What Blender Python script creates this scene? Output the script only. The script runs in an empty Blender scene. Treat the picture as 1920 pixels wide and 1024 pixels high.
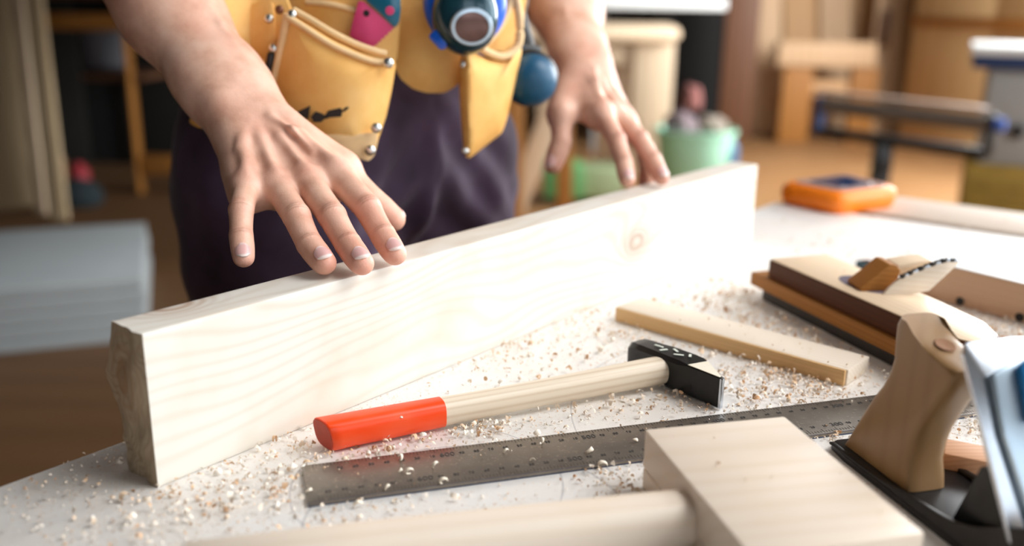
import bpy, bmesh, math, random
import numpy as np
from mathutils import Vector, Matrix, noise
random.seed(7); rng = np.random.default_rng(7)
PI = math.pi
S = bpy.context.scene
COL = S.collection

# ------------------------------------------------------------------ camera
CAM_H, PITCH, ROLL, FPX = 0.2555, 0.2825, 0.01474, 1728.6
cp_, sp_ = math.cos(PITCH), math.sin(PITCH)
cr_, sr_ = math.cos(ROLL), math.sin(ROLL)
FW = Vector((0, cp_, -sp_)); U0 = Vector((0, sp_, cp_)); R0 = Vector((1, 0, 0))
RT = cr_*R0 + sr_*U0; UP = -sr_*R0 + cr_*U0
CO = Vector((0, 0, CAM_H))
cd = bpy.data.cameras.new('camera'); cam = bpy.data.objects.new('camera', cd); COL.objects.link(cam)
cd.sensor_width = 36; cd.lens = FPX/1920*36; cd.clip_start = 0.02; cd.clip_end = 60
cam.matrix_world = Matrix(((RT.x, UP.x, -FW.x, CO.x), (RT.y, UP.y, -FW.y, CO.y), (RT.z, UP.z, -FW.z, CO.z), (0, 0, 0, 1)))
cd.dof.use_dof = True; cd.dof.focus_distance = 0.585; cd.dof.aperture_fstop = 3.1; cd.dof.aperture_blades = 0
S.camera = cam
S.view_settings.view_transform = 'Standard'; S.view_settings.look = 'None'
S.view_settings.exposure = 0.74; S.view_settings.gamma = 1.0; S.view_settings.use_curve_mapping = False

# ------------------------------------------------------------------ light
w = bpy.data.worlds.new('World'); S.world = w; w.use_nodes = True
w.node_tree.nodes['Background'].inputs[0].default_value = (0.85, 0.93, 1.0, 1)
w.node_tree.nodes['Background'].inputs[1].default_value = 1.5
def area(name, loc, target, sx, sy, power, col):
    d = bpy.data.lights.new(name, 'AREA'); d.shape = 'RECTANGLE'; d.size = sx; d.size_y = sy
    d.energy = power; d.color = col
    o = bpy.data.objects.new(name, d); COL.objects.link(o); o.location = loc
    o.rotation_euler = (Vector(target)-Vector(loc)).to_track_quat('-Z', 'Y').to_euler()
    return o
WIN = [(-2.3, -0.3), (0.2, 2.2), (3.6, 5.8)]      # window openings along the right wall (y from, to)
for i, (a, b) in enumerate(WIN):
    area('window_daylight', (3.56, (a+b)/2, 1.15), (0, (a+b)/2-0.1, 0.2), b-a, 2.2, [16, 44, 200][i], (0.95, 0.98, 1.0))
for i, (a, b) in enumerate([(0.2, 1.6), (2.0, 3.4)]):        # daylight through the front windows behind the camera
    area('front_window_daylight', ((a+b)/2, -2.85, 1.25), (0.6, 1, 0.2), b-a, 2.0, 2, (0.97, 0.98, 1.0))
area('added_overhead_light', (1.75, 0.50, 2.35), (1.1, 0.50, 0), 1.8, 2.0, 68, (0.97, 0.985, 1.0))  # added overhead lamp to brighten the top faces; the ceiling has no opening

def at(px, py, z):
    d = FW + RT*((px-960)/FPX) + UP*((512-py)/FPX); t = (z-CO.z)/d.z; return CO + d*t
def atd(px, py, Y):
    d = FW + RT*((px-960)/FPX) + UP*((512-py)/FPX); return CO + d*(Y/d.y)

# ------------------------------------------------------------------ materials
def lin(c):
    return tuple(((x/255)/12.92 if x/255 <= 0.04045 else ((x/255+0.055)/1.055)**2.4) for x in c) + (1,)
class NT:
    def __init__(s, name):
        s.m = bpy.data.materials.new(name); s.m.use_nodes = True; s.t = s.m.node_tree
        s.b = s.t.nodes['Principled BSDF']
    def n(s, ty, **k):
        nd = s.t.nodes.new(ty)
        for a, v in k.items():
            if a.startswith('_'): nd.inputs[int(a[1:])].default_value = v
            else: setattr(nd, a, v)
        return nd
    def l(s, a, b): s.t.links.new(a, b)
    def math(s, op, a, b=None, c=None, clamp=False):
        nd = s.n('ShaderNodeMath', operation=op, use_clamp=clamp)
        for i, v in enumerate((a, b, c)):
            if v is None: continue
            if isinstance(v, (int, float)): nd.inputs[i].default_value = v
            else: s.l(v, nd.inputs[i])
        return nd.outputs[0]
    def mapping(s, scale, rot=(0, 0, 0), loc=(0, 0, 0), coord='Object'):
        tc = s.n('ShaderNodeTexCoord'); mp = s.n('ShaderNodeMapping')
        mp.inputs['Scale'].default_value = scale; mp.inputs['Rotation'].default_value = rot; mp.inputs['Location'].default_value = loc
        s.l(tc.outputs[coord], mp.inputs[0]); return mp.outputs[0]
    def noise(s, vec, scale, detail=3, rough=0.5, dist=0.0):
        nd = s.n('ShaderNodeTexNoise'); nd.inputs['Scale'].default_value = scale; nd.inputs['Detail'].default_value = detail
        nd.inputs['Roughness'].default_value = rough; nd.inputs['Distortion'].default_value = dist
        s.l(vec, nd.inputs['Vector']); return nd.outputs[0]
    def ramp(s, fac, stops):
        nd = s.n('ShaderNodeValToRGB'); e = nd.color_ramp.elements
        while len(e) < len(stops): e.new(0.5)
        for i, (p, c) in enumerate(stops): e[i].position = p; e[i].color = c
        s.l(fac, nd.inputs[0]); return nd.outputs[0]
    def mix(s, fac, a, b, mode='MIX'):
        nd = s.n('ShaderNodeMix', data_type='RGBA', blend_type=mode)
        for i, v in ((0, fac), (6, a), (7, b)):
            if isinstance(v, (int, float, tuple)): nd.inputs[i].default_value = v
            else: s.l(v, nd.inputs[i])
        return nd.outputs[2]
    def col(s, c):
        if isinstance(c, tuple): s.b.inputs['Base Color'].default_value = c
        else: s.l(c, s.b.inputs['Base Color'])
    def set(s, **k):
        for a, v in k.items(): s.b.inputs[a.replace('_', ' ')].default_value = v
    def bump(s, h, strength, dist=0.001):
        nd = s.n('ShaderNodeBump'); nd.inputs['Strength'].default_value = strength; nd.inputs['Distance'].default_value = dist
        s.l(h, nd.inputs['Height']); s.l(nd.outputs[0], s.b.inputs['Normal'])

def plain(name, c, rough=0.6, metal=0.0, var=0.12, nscale=30, coat=0.0, bump=0.1):
    t = NT(name); v = t.mapping((1, 1, 1)); nz = t.noise(v, nscale, 4, 0.6)
    c = lin(c); d = tuple(x*(1-var) for x in c[:3])+(1,); h = tuple(min(1, x*(1+var)) for x in c[:3])+(1,)
    t.col(t.ramp(nz, [(0.3, d), (0.7, h)])); t.set(Roughness=rough, Metallic=metal, Coat_Weight=coat)
    if bump: t.bump(nz, bump, 0.0006)
    return t.m

def wood(name, c1, c2, period=0.006, contrast=0.5, stretch=0.12, warp=0.02, axis=0, rough=0.6, knots=(), wscale=6, blotch=0.0, blc=None, spec=0.4):
    """grain runs along local axis; growth lines every `period` metres, warped; knots = (x, y, z, r)"""
    t = NT(name); sc = [1, 1, 1]; sc[axis] = stretch
    v = t.mapping(tuple(sc)); w1 = t.noise(v, wscale, 3, 0.5)
    sep = t.n('ShaderNodeSeparateXYZ'); tc = t.n('ShaderNodeTexCoord'); t.l(tc.outputs['Object'], sep.inputs[0])
    oa = [i for i in range(3) if i != axis]
    f = t.math('ADD', t.math('MULTIPLY', sep.outputs[oa[0]], 0.8), sep.outputs[oa[1]])
    f = t.math('ADD', f, t.math('MULTIPLY', w1, warp*4))
    kd = None
    for (kx, ky, kz, kr) in knots:
        vm = t.n('ShaderNodeVectorMath', operation='SUBTRACT'); t.l(tc.outputs['Object'], vm.inputs[0]); vm.inputs[1].default_value = (kx, ky, kz)
        sm = t.n('ShaderNodeVectorMath', operation='MULTIPLY'); t.l(vm.outputs[0], sm.inputs[0]); s3 = [1.0, 1.0, 1.0]; s3[axis] = 0.62; sm.inputs[1].default_value = s3
        ln = t.n('ShaderNodeVectorMath', operation='LENGTH'); t.l(sm.outputs[0], ln.inputs[0])
        g = t.math('EXPONENT', t.math('MULTIPLY', t.math('POWER', t.math('DIVIDE', ln.outputs['Value'], kr), 2.0), -1.0))
        f = t.math('ADD', f, t.math('MULTIPLY', g, kr*1.1))
        kd = g if kd is None else t.math('MAXIMUM', kd, g)
    s = t.math('SINE', t.math('MULTIPLY', f, 2*PI/period))
    s = t.math('MULTIPLY_ADD', s, 0.5, 0.5)
    s = t.math('POWER', s, 2.5)
    fine = t.noise(t.mapping(tuple((900 if i != axis else 30) for i in range(3))), 1.0, 2, 0.6)
    amp = t.noise(v, wscale*1.7, 2, 0.5)
    fac = t.math('MULTIPLY', s, t.math('MULTIPLY', amp, contrast*1.6), clamp=True)
    fac = t.math('ADD', fac, t.math('MULTIPLY', t.math('SUBTRACT', fine, 0.5), 0.25*contrast), clamp=True)
    c = t.mix(fac, lin(c1), lin(c2))
    if blotch:
        bl = t.noise(t.mapping((1, 1, 1)), 14, 3, 0.6); bf = t.math('MULTIPLY', t.math('SUBTRACT', bl, 0.48, clamp=True), blotch*4, clamp=True)
        c = t.mix(bf, c, lin(blc or c2))
    if kd is not None:
        kk = t.math('POWER', kd, 1.6); rg = t.math('MULTIPLY_ADD', t.math('SINE', t.math('MULTIPLY', kd, 30)), 0.25, 0.5)
        c = t.mix(t.math('MULTIPLY', kk, rg, clamp=True), c, lin((150, 100, 58)))
    t.col(c); t.set(Roughness=rough, Specular_IOR_Level=spec); t.bump(fac, 0.12, 0.0005)
    return t.m

M = {}
M['beam'] = wood('pale_spruce', (222, 217, 207), (194, 176, 154), 0.0100, 0.36, 0.36, 0.075, rough=0.5, wscale=4.0,
                 knots=((0.485, 0.0, 0.047, 0.020), (0.035, 0.03, 0.089, 0.018)), blotch=0.34, blc=(206, 180, 150))
M['endgrain'] = wood('spruce_end_grain', (172, 152, 126), (122, 100, 74), 0.007, 0.5, 0.6, 0.03, axis=2, rough=0.9, wscale=28,
                     knots=((0.0, 0.02, 0.06, 0.018),), blotch=0.5, blc=(120, 98, 70))
M['mallet'] = wood('beech_mallet', (232, 216, 198), (210, 184, 154), 0.010, 0.25, 0.1, 0.02, rough=0.5, blotch=0.15, blc=(218, 180, 138))
M['plank'] = wood('plank_wood', (230, 216, 198), (196, 160, 118), 0.004, 0.25, 0.08, 0.01, rough=0.55)
M['plank_edge'] = wood('plank_edge_wood', (220, 178, 124), (196, 150, 96), 0.003, 0.4, 0.06, 0.006, rough=0.5)
M['ash'] = wood('hammer_handle_wood', (226, 210, 188), (186, 158, 124), 0.0045, 0.55, 0.05, 0.010, rough=0.38, wscale=9)
M['tote'] = wood('handle_beech', (150, 116, 78), (112, 80, 48), 0.012, 0.3, 0.15, 0.02, axis=2, rough=0.35, blotch=0.3, blc=(150, 110, 70))
M['dark_body'] = wood('dark_plum_wood', (82, 44, 24), (56, 28, 14), 0.005, 0.5, 0.05, 0.01, rough=0.55, spec=0.12)
M['gold_body'] = wood('golden_wood', (160, 106, 50), (116, 72, 30), 0.004, 0.5, 0.05, 0.01, rough=0.55, spec=0.15)
M['pale_body'] = wood('pale_plane_top', (232, 208, 178), (206, 172, 134), 0.005, 0.35, 0.05, 0.01, rough=0.45)
M['sole_gap_shade'] = plain('dark_sole_gap_shade', (36, 26, 20), 0.6)
M['tan_block'] = wood('tan_block_wood', (214, 178, 146), (194, 154, 120), 0.006, 0.2, 0.05, 0.01, rough=0.55)
M['red_block'] = wood('reddish_offcut', (196, 150, 116), (160, 112, 78), 0.003, 0.5, 0.2, 0.01, rough=0.7)
M['steel'] = plain('bright_steel', (190, 196, 204), 0.22, 1.0, 0.1, 40)
M['chrome'] = plain('sky_tinted_chrome', (196, 216, 232), 0.28, 0.55, 0.06, 20)  # pale blue sky reflection painted into the base colour
M['iron'] = plain('plane_iron_casting', (44, 42, 42), 0.38, 0.7, 0.25, 60)
M['black_iron'] = plain('black_forged_steel', (17, 17, 18), 0.33, 0.3, 0.3, 80)
M['blue_metal'] = plain('blue_enamel', (28, 118, 176), 0.25, 0.2, 0.1, 20, 0.4)
M['black'] = plain('black_plastic', (18, 18, 19), 0.45)
M['red'] = None
M['leather'] = None
M['leather_pale'] = plain('pale_leather_binding', (232, 196, 146), 0.7, 0, 0.08, 60)
M['rivet'] = plain('rivet_nickel', (222, 222, 218), 0.25, 1.0, 0.05)
M['brown_rivet'] = plain('brown_rivet', (120, 74, 50), 0.4, 0.4)
M['pink'] = plain('pink_plastic', (214, 66, 118), 0.4, 0, 0.08, 40)
M['teal'] = plain('teal_plastic', (8, 96, 124), 0.3, 0, 0.12, 20, 0.3)
M['dark_teal'] = plain('dark_teal_shell', (24, 62, 74), 0.25, 0.3, 0.25, 25, 0.3)
M['blue'] = plain('vivid_blue_plastic', (10, 96, 220), 0.35, 0, 0.1, 20, 0.3)
M['rubber_blue'] = plain('petrol_blue_rubber', (10, 76, 108), 0.42, 0, 0.15, 25)
M['pencil_red'] = plain('red_lacquer', (206, 46, 34), 0.4)
M['orange'] = plain('orange_shell', (255, 132, 20), 0.4, 0, 0.05)
M['screen'] = plain('dark_blue_screen', (10, 54, 96), 0.15, 0, 0.1, 20, 0.5)
M['smoke'] = plain('grey_panel_face', (150, 120, 110), 0.4)
M['nail'] = None

t = NT('red_handle_paint'); v = t.mapping((1, 1, 1)); a = t.noise(v, 110, 5, 0.7); b = t.noise(t.mapping((0.3, 1, 1)), 60, 3, 0.6)
c = t.mix(t.ramp(b, [(0.45, (0, 0, 0, 1)), (0.7, (1, 1, 1, 1))]), lin((246, 70, 8)), lin((244, 92, 48)))
c = t.mix(t.ramp(a, [(0.66, (0, 0, 0, 1)), (0.72, (1, 1, 1, 1))]), c, lin((236, 190, 150)))
t.col(c); t.set(Roughness=0.36); t.bump(b, 0.15, 0.0004); M['red'] = t.m
M['red_end'] = plain('red_handle_end', (176, 62, 40), 0.6, 0, 0.15, 150)

t = NT('yellow_leather'); v = t.mapping((1, 1, 1)); a = t.noise(v, 18, 4, 0.6); f = t.noise(v, 420, 4, 0.6)
c = t.ramp(a, [(0.3, lin((228, 164, 80))), (0.55, lin((241, 190, 110))), (0.8, lin((247, 206, 138)))])
t.col(c); t.set(Roughness=0.66); t.bump(f, 0.25, 0.0006); M['leather'] = t.m

t = NT('skin'); v = t.mapping((1, 1, 1))
at_ = t.n('ShaderNodeAttribute', attribute_name='flush'); a = t.noise(v, 45, 4, 0.6); a2 = t.noise(v, 14, 2, 0.5)
c = t.ramp(a, [(0.32, lin((206, 156, 132))), (0.52, lin((226, 180, 156))), (0.72, lin((234, 194, 172)))])
c = t.mix(t.math('MULTIPLY', t.math('SUBTRACT', a2, 0.45, clamp=True), 2.2, clamp=True), c, lin((216, 152, 130)))
c = t.mix(at_.outputs['Fac'], c, lin((212, 132, 116)))
dk = t.n('ShaderNodeAttribute', attribute_name='crease')
c = t.mix(t.math('MULTIPLY', dk.outputs['Fac'], 0.42), c, lin((150, 92, 74)))
t.col(c); t.set(Roughness=0.48, Subsurface_Weight=0.12, Subsurface_Scale=0.004); t.b.inputs['Subsurface Radius'].default_value = (1, 0.35, 0.2)
vo = t.n('ShaderNodeTexVoronoi'); vo.inputs['Scale'].default_value = 900; t.l(v, vo.inputs['Vector'])
hh = t.math('ADD', t.math('MULTIPLY', vo.outputs['Distance'], 0.5), t.noise(v, 260, 4, 0.6))
t.bump(hh, 0.22, 0.0006); M['skin'] = t.m

t = NT('fingernail'); v = t.mapping((1, 1, 1), coord='Generated'); sp = t.n('ShaderNodeSeparateXYZ'); t.l(v, sp.inputs[0])
at2 = t.n('ShaderNodeAttribute', attribute_name='along')
c = t.ramp(at2.outputs['Fac'], [(0.0, lin((232, 206, 200))), (0.2, lin((218, 170, 164))), (0.80, lin((222, 172, 166))), (0.90, lin((236, 216, 208)))])
t.col(c); t.set(Roughness=0.38, Coat_Weight=0.1); M['nail'] = t.m

t = NT('purple_trousers'); v = t.mapping((1, 1, 1)); wv = t.noise(v, 700, 2, 0.5); a = t.noise(v, 12, 3, 0.6)
t.col(t.ramp(a, [(0.3, lin((46, 31, 48))), (0.7, lin((76, 55, 80)))])); t.set(Roughness=0.9, Sheen_Weight=0.1); t.bump(wv, 0.2, 0.0008); M['trousers'] = t.m
M['shirt'] = plain('grey_shirt', (150, 150, 148), 0.9)
M['hair'] = plain('brown_hair', (60, 42, 30), 0.6)
M['shoe'] = plain('dark_shoe', (40, 34, 30), 0.6)

t = NT('bench_top'); v = t.mapping((1, 1, 1)); a = t.noise(v, 5, 4, 0.6)
g = t.noise(t.mapping((1.2, 22, 22), rot=(0, 0, -0.9)), 5, 3, 0.6)
c = t.mix(t.ramp(a, [(0.35, (0, 0, 0, 1)), (0.7, (1, 1, 1, 1))]), lin((234, 233, 231)), lin((236, 228, 218)))
c = t.mix(t.math('MULTIPLY', g, 0.22), c, lin((216, 208, 198)))
for (sc, lo, hi, cc) in ((330, .62, .70, (205, 170, 140)), (620, .64, .70, (176, 138, 104)), (170, .66, .74, (238, 222, 204))):
    s_ = t.noise(v, sc, 2, 0.5); patch = t.noise(v, 9 if sc != 170 else 14, 3, 0.6)
    f_ = t.math('MULTIPLY', t.ramp(s_, [(lo, (0, 0, 0, 1)), (hi, (1, 1, 1, 1))]), t.ramp(patch, [(0.42, (0, 0, 0, 1)), (0.62, (1, 1, 1, 1))]))
    c = t.mix(f_, c, lin(cc))
# thin pencil arcs drawn on the top
for (cx, cy, r_, wd) in ((-0.045, 0.46, 0.075, 0.0006), (-0.02, 0.42, 0.085, 0.0007), (0.20, 0.55, 0.16, 0.0005)):
    vm = t.n('ShaderNodeVectorMath', operation='DISTANCE'); t.l(v, vm.inputs[0]); vm.inputs[1].default_value = (cx, cy, 0)
    dd = t.math('ABSOLUTE', t.math('SUBTRACT', vm.outputs['Value'], r_)); f_ = t.math('LESS_THAN', dd, wd)
    c = t.mix(t.math('MULTIPLY', f_, 0.35), c, lin((120, 118, 130)))
t.col(c); t.set(Roughness=0.5); t.bump(t.noise(v, 400, 3, 0.6), 0.15, 0.0006); M['bench'] = t.m
M['bench_wood'] = wood('bench_frame_wood', (196, 168, 132), (150, 116, 78), 0.012, 0.5)
M['rail'] = wood('bench_rail_wood', (206, 190, 174), (176, 152, 130), 0.01, 0.4)

t = NT('wood_shavings'); gi = t.n('ShaderNodeNewGeometry')
t.col(t.ramp(gi.outputs['Random Per Island'], [(0.0, lin((196, 150, 108))), (0.22, lin((216, 182, 146))), (0.55, lin((236, 220, 200))), (1.0, lin((244, 236, 224)))]))
t.set(Roughness=0.65); M['shavings'] = t.m
M['curl'] = plain('shaving_curl', (244, 232, 212), 0.6, 0, 0.06, 200)

t = NT('brushed_steel_rule'); g = t.noise(t.mapping((6, 240, 240)), 6, 3, 0.6); a = t.noise(t.mapping((1, 1, 1)), 22, 4, 0.65); d2 = t.noise(t.mapping((1, 1, 1)), 500, 2, 0.5)
c = t.ramp(a, [(0.35, lin((128, 120, 112))), (0.62, lin((146, 138, 128))), (0.78, lin((168, 168, 170)))])
c = t.mix(t.ramp(d2, [(0.62, (0, 0, 0, 1)), (0.68, (1, 1, 1, 1))]), c, lin((160, 150, 136)))
t.col(c); t.set(Metallic=0.85, Roughness=0.42); t.bump(g, 0.12, 0.0003); M['rule'] = t.m
M['ink'] = plain('black_engraving', (62, 58, 56), 0.6)

t = NT('workshop_floor'); v = t.mapping((1, 1, 1)); a = t.noise(v, 1.3, 5, 0.6); b = t.noise(v, 25, 4, 0.7)
br = t.n('ShaderNodeTexBrick'); t.l(t.mapping((1, 1, 1), rot=(0, 0, 0.25)), br.inputs['Vector'])
br.inputs['Scale'].default_value = 1.0; br.inputs['Brick Width'].default_value = 2.4; br.inputs['Row Height'].default_value = 0.16; br.inputs['Mortar Size'].default_value = 0.004
br.inputs['Color1'].default_value = lin((164, 116, 70)); br.inputs['Color2'].default_value = lin((152, 106, 64)); br.inputs['Mortar'].default_value = lin((80, 56, 36))
c = t.mix(t.ramp(a, [(0.35, (0, 0, 0, 1)), (0.75, (1, 1, 1, 1))]), br.outputs[0], lin((172, 130, 88)))
c = t.mix(t.math('MULTIPLY', b, 0.35), c, lin((140, 102, 66)))
t.col(c); t.set(Roughness=0.5); M['floor'] = t.m
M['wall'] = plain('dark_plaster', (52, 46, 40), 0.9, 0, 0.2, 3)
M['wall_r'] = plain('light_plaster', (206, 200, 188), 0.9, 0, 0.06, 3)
M['ceil'] = plain('board_ceiling', (88, 78, 66), 0.9, 0, 0.1, 3)
M['wallply'] = wood('plywood_wall', (214, 180, 132), (188, 150, 104), 0.10, 0.5, 0.2, 0.1, axis=2, wscale=1.5)
M['boards'] = wood('stored_pale_boards', (210, 174, 136), (186, 146, 104), 0.05, 0.5, 0.1, 0.05, axis=2, wscale=2)
M['boards_b'] = wood('stored_tan_boards', (208, 164, 116), (176, 126, 80), 0.05, 0.5, 0.1, 0.05, axis=2, wscale=2)
M['boards_d'] = wood('stored_dark_boards', (96, 60, 36), (64, 40, 26), 0.05, 0.5, 0.1, 0.05, axis=2, wscale=2)
M['boards_l'] = wood('leaning_boards', (196, 172, 136), (160, 132, 98), 0.05, 0.5, 0.1, 0.05, axis=2, wscale=2)
M['bg_wood'] = wood('background_bench_wood', (214, 190, 160), (188, 158, 122), 0.04, 0.4, 0.2, 0.04, axis=2, wscale=2)
M['bg_amber'] = wood('amber_bench_wood', (168, 112, 50), (120, 76, 32), 0.04, 0.4, 0.2, 0.04, axis=2, wscale=2)
M['white'] = plain('white_laminate', (226, 228, 226), 0.5, 0, 0.04, 4)
M['greywhite'] = plain('pale_grey_board', (158, 163, 164), 0.6, 0, 0.05, 4)
M['grey'] = plain('grey_machine_paint', (150, 150, 148), 0.5, 0, 0.05, 6)
M['dark'] = plain('dark_cloth', (20, 19, 18), 0.9)
M['mint'] = plain('mint_plastic', (172, 228, 200), 0.5, 0, 0.06, 5)
M['green'] = plain('green_plastic', (96, 160, 96), 0.5, 0, 0.08, 5)
M['rag'] = plain('mauve_rag', (130, 112, 116), 0.9, 0, 0.3, 9)
M['navy'] = plain('navy_paint', (28, 52, 92), 0.5)
M['roller'] = plain('dull_roller_steel', (120, 112, 104), 0.42, 0.6, 0.1)
M['olive'] = plain('olive_slatted', (150, 122, 48), 0.7, 0, 0.15, 20)
M['glass'] = None
t = NT('window_glass'); t.set(Roughness=0.02, IOR=1.05, Transmission_Weight=1.0); M['glass'] = t.m

# ------------------------------------------------------------------ mesh helpers
class MB:
    def __init__(s): s.bm = bmesh.new()
    def box(s, c, size, rz=0.0, bev=0.0, rot=None, seg=2):
        b = bmesh.new(); bmesh.ops.create_cube(b, size=1)
        for v in b.verts: v.co = Vector((v.co.x*size[0], v.co.y*size[1], v.co.z*size[2]))
        if bev: bmesh.ops.bevel(b, geom=b.edges[:], offset=bev, segments=seg, profile=0.5, affect='EDGES')
        R = (rot if rot is not None else Matrix.Rotation(rz, 4, 'Z')); bmesh.ops.transform(b, matrix=Matrix.Translation(c) @ R, verts=b.verts)
        s.add(b); return s
    def add(s, b):
        me = bpy.data.meshes.new('tmp'); b.to_mesh(me); b.free(); s.bm.from_mesh(me); bpy.data.meshes.remove(me)
    def bar(s, a, b_, w_, h_, bev=0.0, up=(0, 0, 1)):
        a = Vector(a); b_ = Vector(b_); x = (b_-a); L = x.length; x.normalize(); z = Vector(up); y = z.cross(x)
        if y.length < 1e-4: y = Vector((0, 1, 0)).cross(x)
        y.normalize(); z = x.cross(y)
        R = Matrix((x, y, z)).transposed().to_4x4(); return s.box((a+b_)/2, (L, w_, h_), rot=R, bev=bev)
    def loft(s, rings, cap=True, closed=True):
        b = s.bm; vs = [[b.verts.new(p) for p in r] for r in rings]; n = len(rings[0])
        for i in range(len(vs)-1):
            for j in range(n if closed else n-1):
                k = (j+1) % n
                try: b.faces.new((vs[i][j], vs[i][k], vs[i+1][k], vs[i+1][j]))
                except ValueError: pass
        if cap:
            for r in (vs[0][::-1], vs[-1]):
                try: b.faces.new(r)
                except ValueError: pass
        return s
    def tube(s, pts, rad, n=14, squash=1.0, up=(0, 0, 1)):
        pts = [Vector(p) for p in pts]; rings = []
        for i, p in enumerate(pts):
            d = (pts[min(i+1, len(pts)-1)]-pts[max(i-1, 0)]).normalized(); u = Vector(up)
            sd = d.cross(u)
            if sd.length < 1e-3: sd = d.cross(Vector((0, 1, 0)))
            sd.normalize(); u = sd.cross(d); r = rad[i] if isinstance(rad, (list, tuple)) else rad
            rings.append([p + sd*math.cos(2*PI*j/n)*r + u*math.sin(2*PI*j/n)*r*squash for j in range(n)])
        return s.loft(rings)
    def lathe(s, prof, org, axis, n=32):
        org = Vector(org); a = Vector(axis).normalized(); u = a.orthogonal().normalized(); v = a.cross(u)
        return s.loft([[org + a*h + (u*math.cos(2*PI*j/n)+v*math.sin(2*PI*j/n))*max(r, 1e-5) for j in range(n)] for (h, r) in prof])
    def prism(s, poly, fr, t0, t1, bev=0.0):
        """poly 2D outline in frame (o, x, y, n), extruded t0..t1 along n"""
        o, x, y, n = fr; b = bmesh.new()
        lo = [b.verts.new(o+x*p[0]+y*p[1]+n*t0) for p in poly]; hi = [b.verts.new(o+x*p[0]+y*p[1]+n*t1) for p in poly]
        b.faces.new(lo[::-1]); b.faces.new(hi); k = len(poly)
        for i in range(k): b.faces.new((lo[i], lo[(i+1) % k], hi[(i+1) % k], hi[i]))
        bmesh.ops.recalc_face_normals(b, faces=b.faces[:])
        if bev: bmesh.ops.bevel(b, geom=b.edges[:], offset=bev, segments=2, profile=0.5, affect='EDGES')
        s.add(b); return s
    def build(s, name, mat, parent=None, smooth=35, origin=None, frame=None):
        bmesh.ops.recalc_face_normals(s.bm, faces=s.bm.faces[:])
        me = bpy.data.meshes.new(name); s.bm.to_mesh(me); s.bm.free()
        o = bpy.data.objects.new(name, me); COL.objects.link(o)
        for m_ in (mat if isinstance(mat, (list, tuple)) else [mat]): me.materials.append(m_)
        if smooth:
            for p in me.polygons: p.use_smooth = True
            me.set_sharp_from_angle(angle=math.radians(smooth))
        if frame is not None:                       # local frame (Matrix): vertices were given in world space
            me.transform(frame.inverted()); o.matrix_world = frame
        if parent is not None:
            o.parent = parent
            o.matrix_parent_inverse = parent.matrix_basis.inverted()
        return o
def empty(name, loc, label=None, cat=None, group=None):
    o = bpy.data.objects.new(name, None); COL.objects.link(o); o.location = loc; o.empty_display_size = 0.05
    if label: o['label'] = label
    if cat: o['category'] = cat
    if group: o['group'] = group
    return o
def tag(o, label=None, cat=None, group=None, kind=None):
    if label: o['label'] = label
    if cat: o['category'] = cat
    if group: o['group'] = group
    if kind: o['kind'] = kind
    return o
def frame_at(loc, rz): return Matrix.Translation(loc) @ Matrix.Rotation(rz, 4, 'Z')

# ------------------------------------------------------------------ the room
FZ = -0.80
def struct(name, mb, mat): return tag(mb.build(name, mat, smooth=0), kind='structure')
X0, X1, Y0, Y1, ZC = -6.0, 3.7, -3.0, 9.8, 2.4
struct('floor', MB().box(((X0+X1)/2, (Y0+Y1)/2, FZ-0.05), (X1-X0+.4, Y1-Y0+.4, 0.1)), M['floor'])
struct('ceiling', MB().box(((X0+X1)/2, (Y0+Y1)/2, ZC+0.15), (X1-X0+.4, Y1-Y0+.4, 0.1)), M['ceil'])
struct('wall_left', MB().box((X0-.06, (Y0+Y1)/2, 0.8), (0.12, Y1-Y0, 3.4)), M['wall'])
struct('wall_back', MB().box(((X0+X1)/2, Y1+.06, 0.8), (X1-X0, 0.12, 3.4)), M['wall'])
wl = MB(); zs, zt = 0.05, 2.25
ed = [Y0]+[v for ab in WIN for v in ab]+[Y1]
for i in range(0, len(ed), 2): wl.box((X1+.06, (ed[i]+ed[i+1])/2, 0.8), (0.12, ed[i+1]-ed[i], 3.4))
for (a, b) in WIN:
    wl.box((X1+.06, (a+b)/2, (zs+FZ-.05)/2), (0.12, b-a, zs-FZ+.05)); wl.box((X1+.06, (a+b)/2, (zt+2.5)/2), (0.12, b-a, 2.5-zt))
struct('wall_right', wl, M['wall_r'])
FWN = [(0.2, 1.6), (2.0, 3.4)]; fw = MB(); ed = [X0]+[v for ab in FWN for v in ab]+[X1]
for i in range(0, len(ed), 2): fw.box(((ed[i]+ed[i+1])/2, Y0-.06, 0.8), (ed[i+1]-ed[i], 0.12, 3.4))
for (a, b) in FWN:
    fw.box(((a+b)/2, Y0-.06, (0.2+FZ-.05)/2), (b-a, 0.12, 0.2-FZ+.05)); fw.box(((a+b)/2, Y0-.06, (zt+2.5)/2), (b-a, 0.12, 2.5-zt))
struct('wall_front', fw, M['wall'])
tag(MB().box((-3.2, 5.7, 1.36), (5.3, 8.0, 0.12)).build('added_shade_1', M['wall'], smooth=0), kind='structure')      # unseen mezzanine slab, added to keep light off the left bay
tag(MB().box((-0.57, 5.7, 0.87), (0.04, 8.0, 0.86)).build('added_shade_2', M['wall'], smooth=0), kind='structure')     # its hanging edge, added to block more light from the left bay
tag(MB().box((-3.2, 5.2, FZ+0.004), (5.5, 9.1, 0.008)).build('added_shade_3', wood('bay_floor_shade', (98, 68, 40), (78, 52, 30), 0.12, 0.5, 0.2, 0.1, wscale=2), smooth=0), kind='structure')   # added floor sheet, its dark colour stands in for shade in the left bay
k = 0
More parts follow.
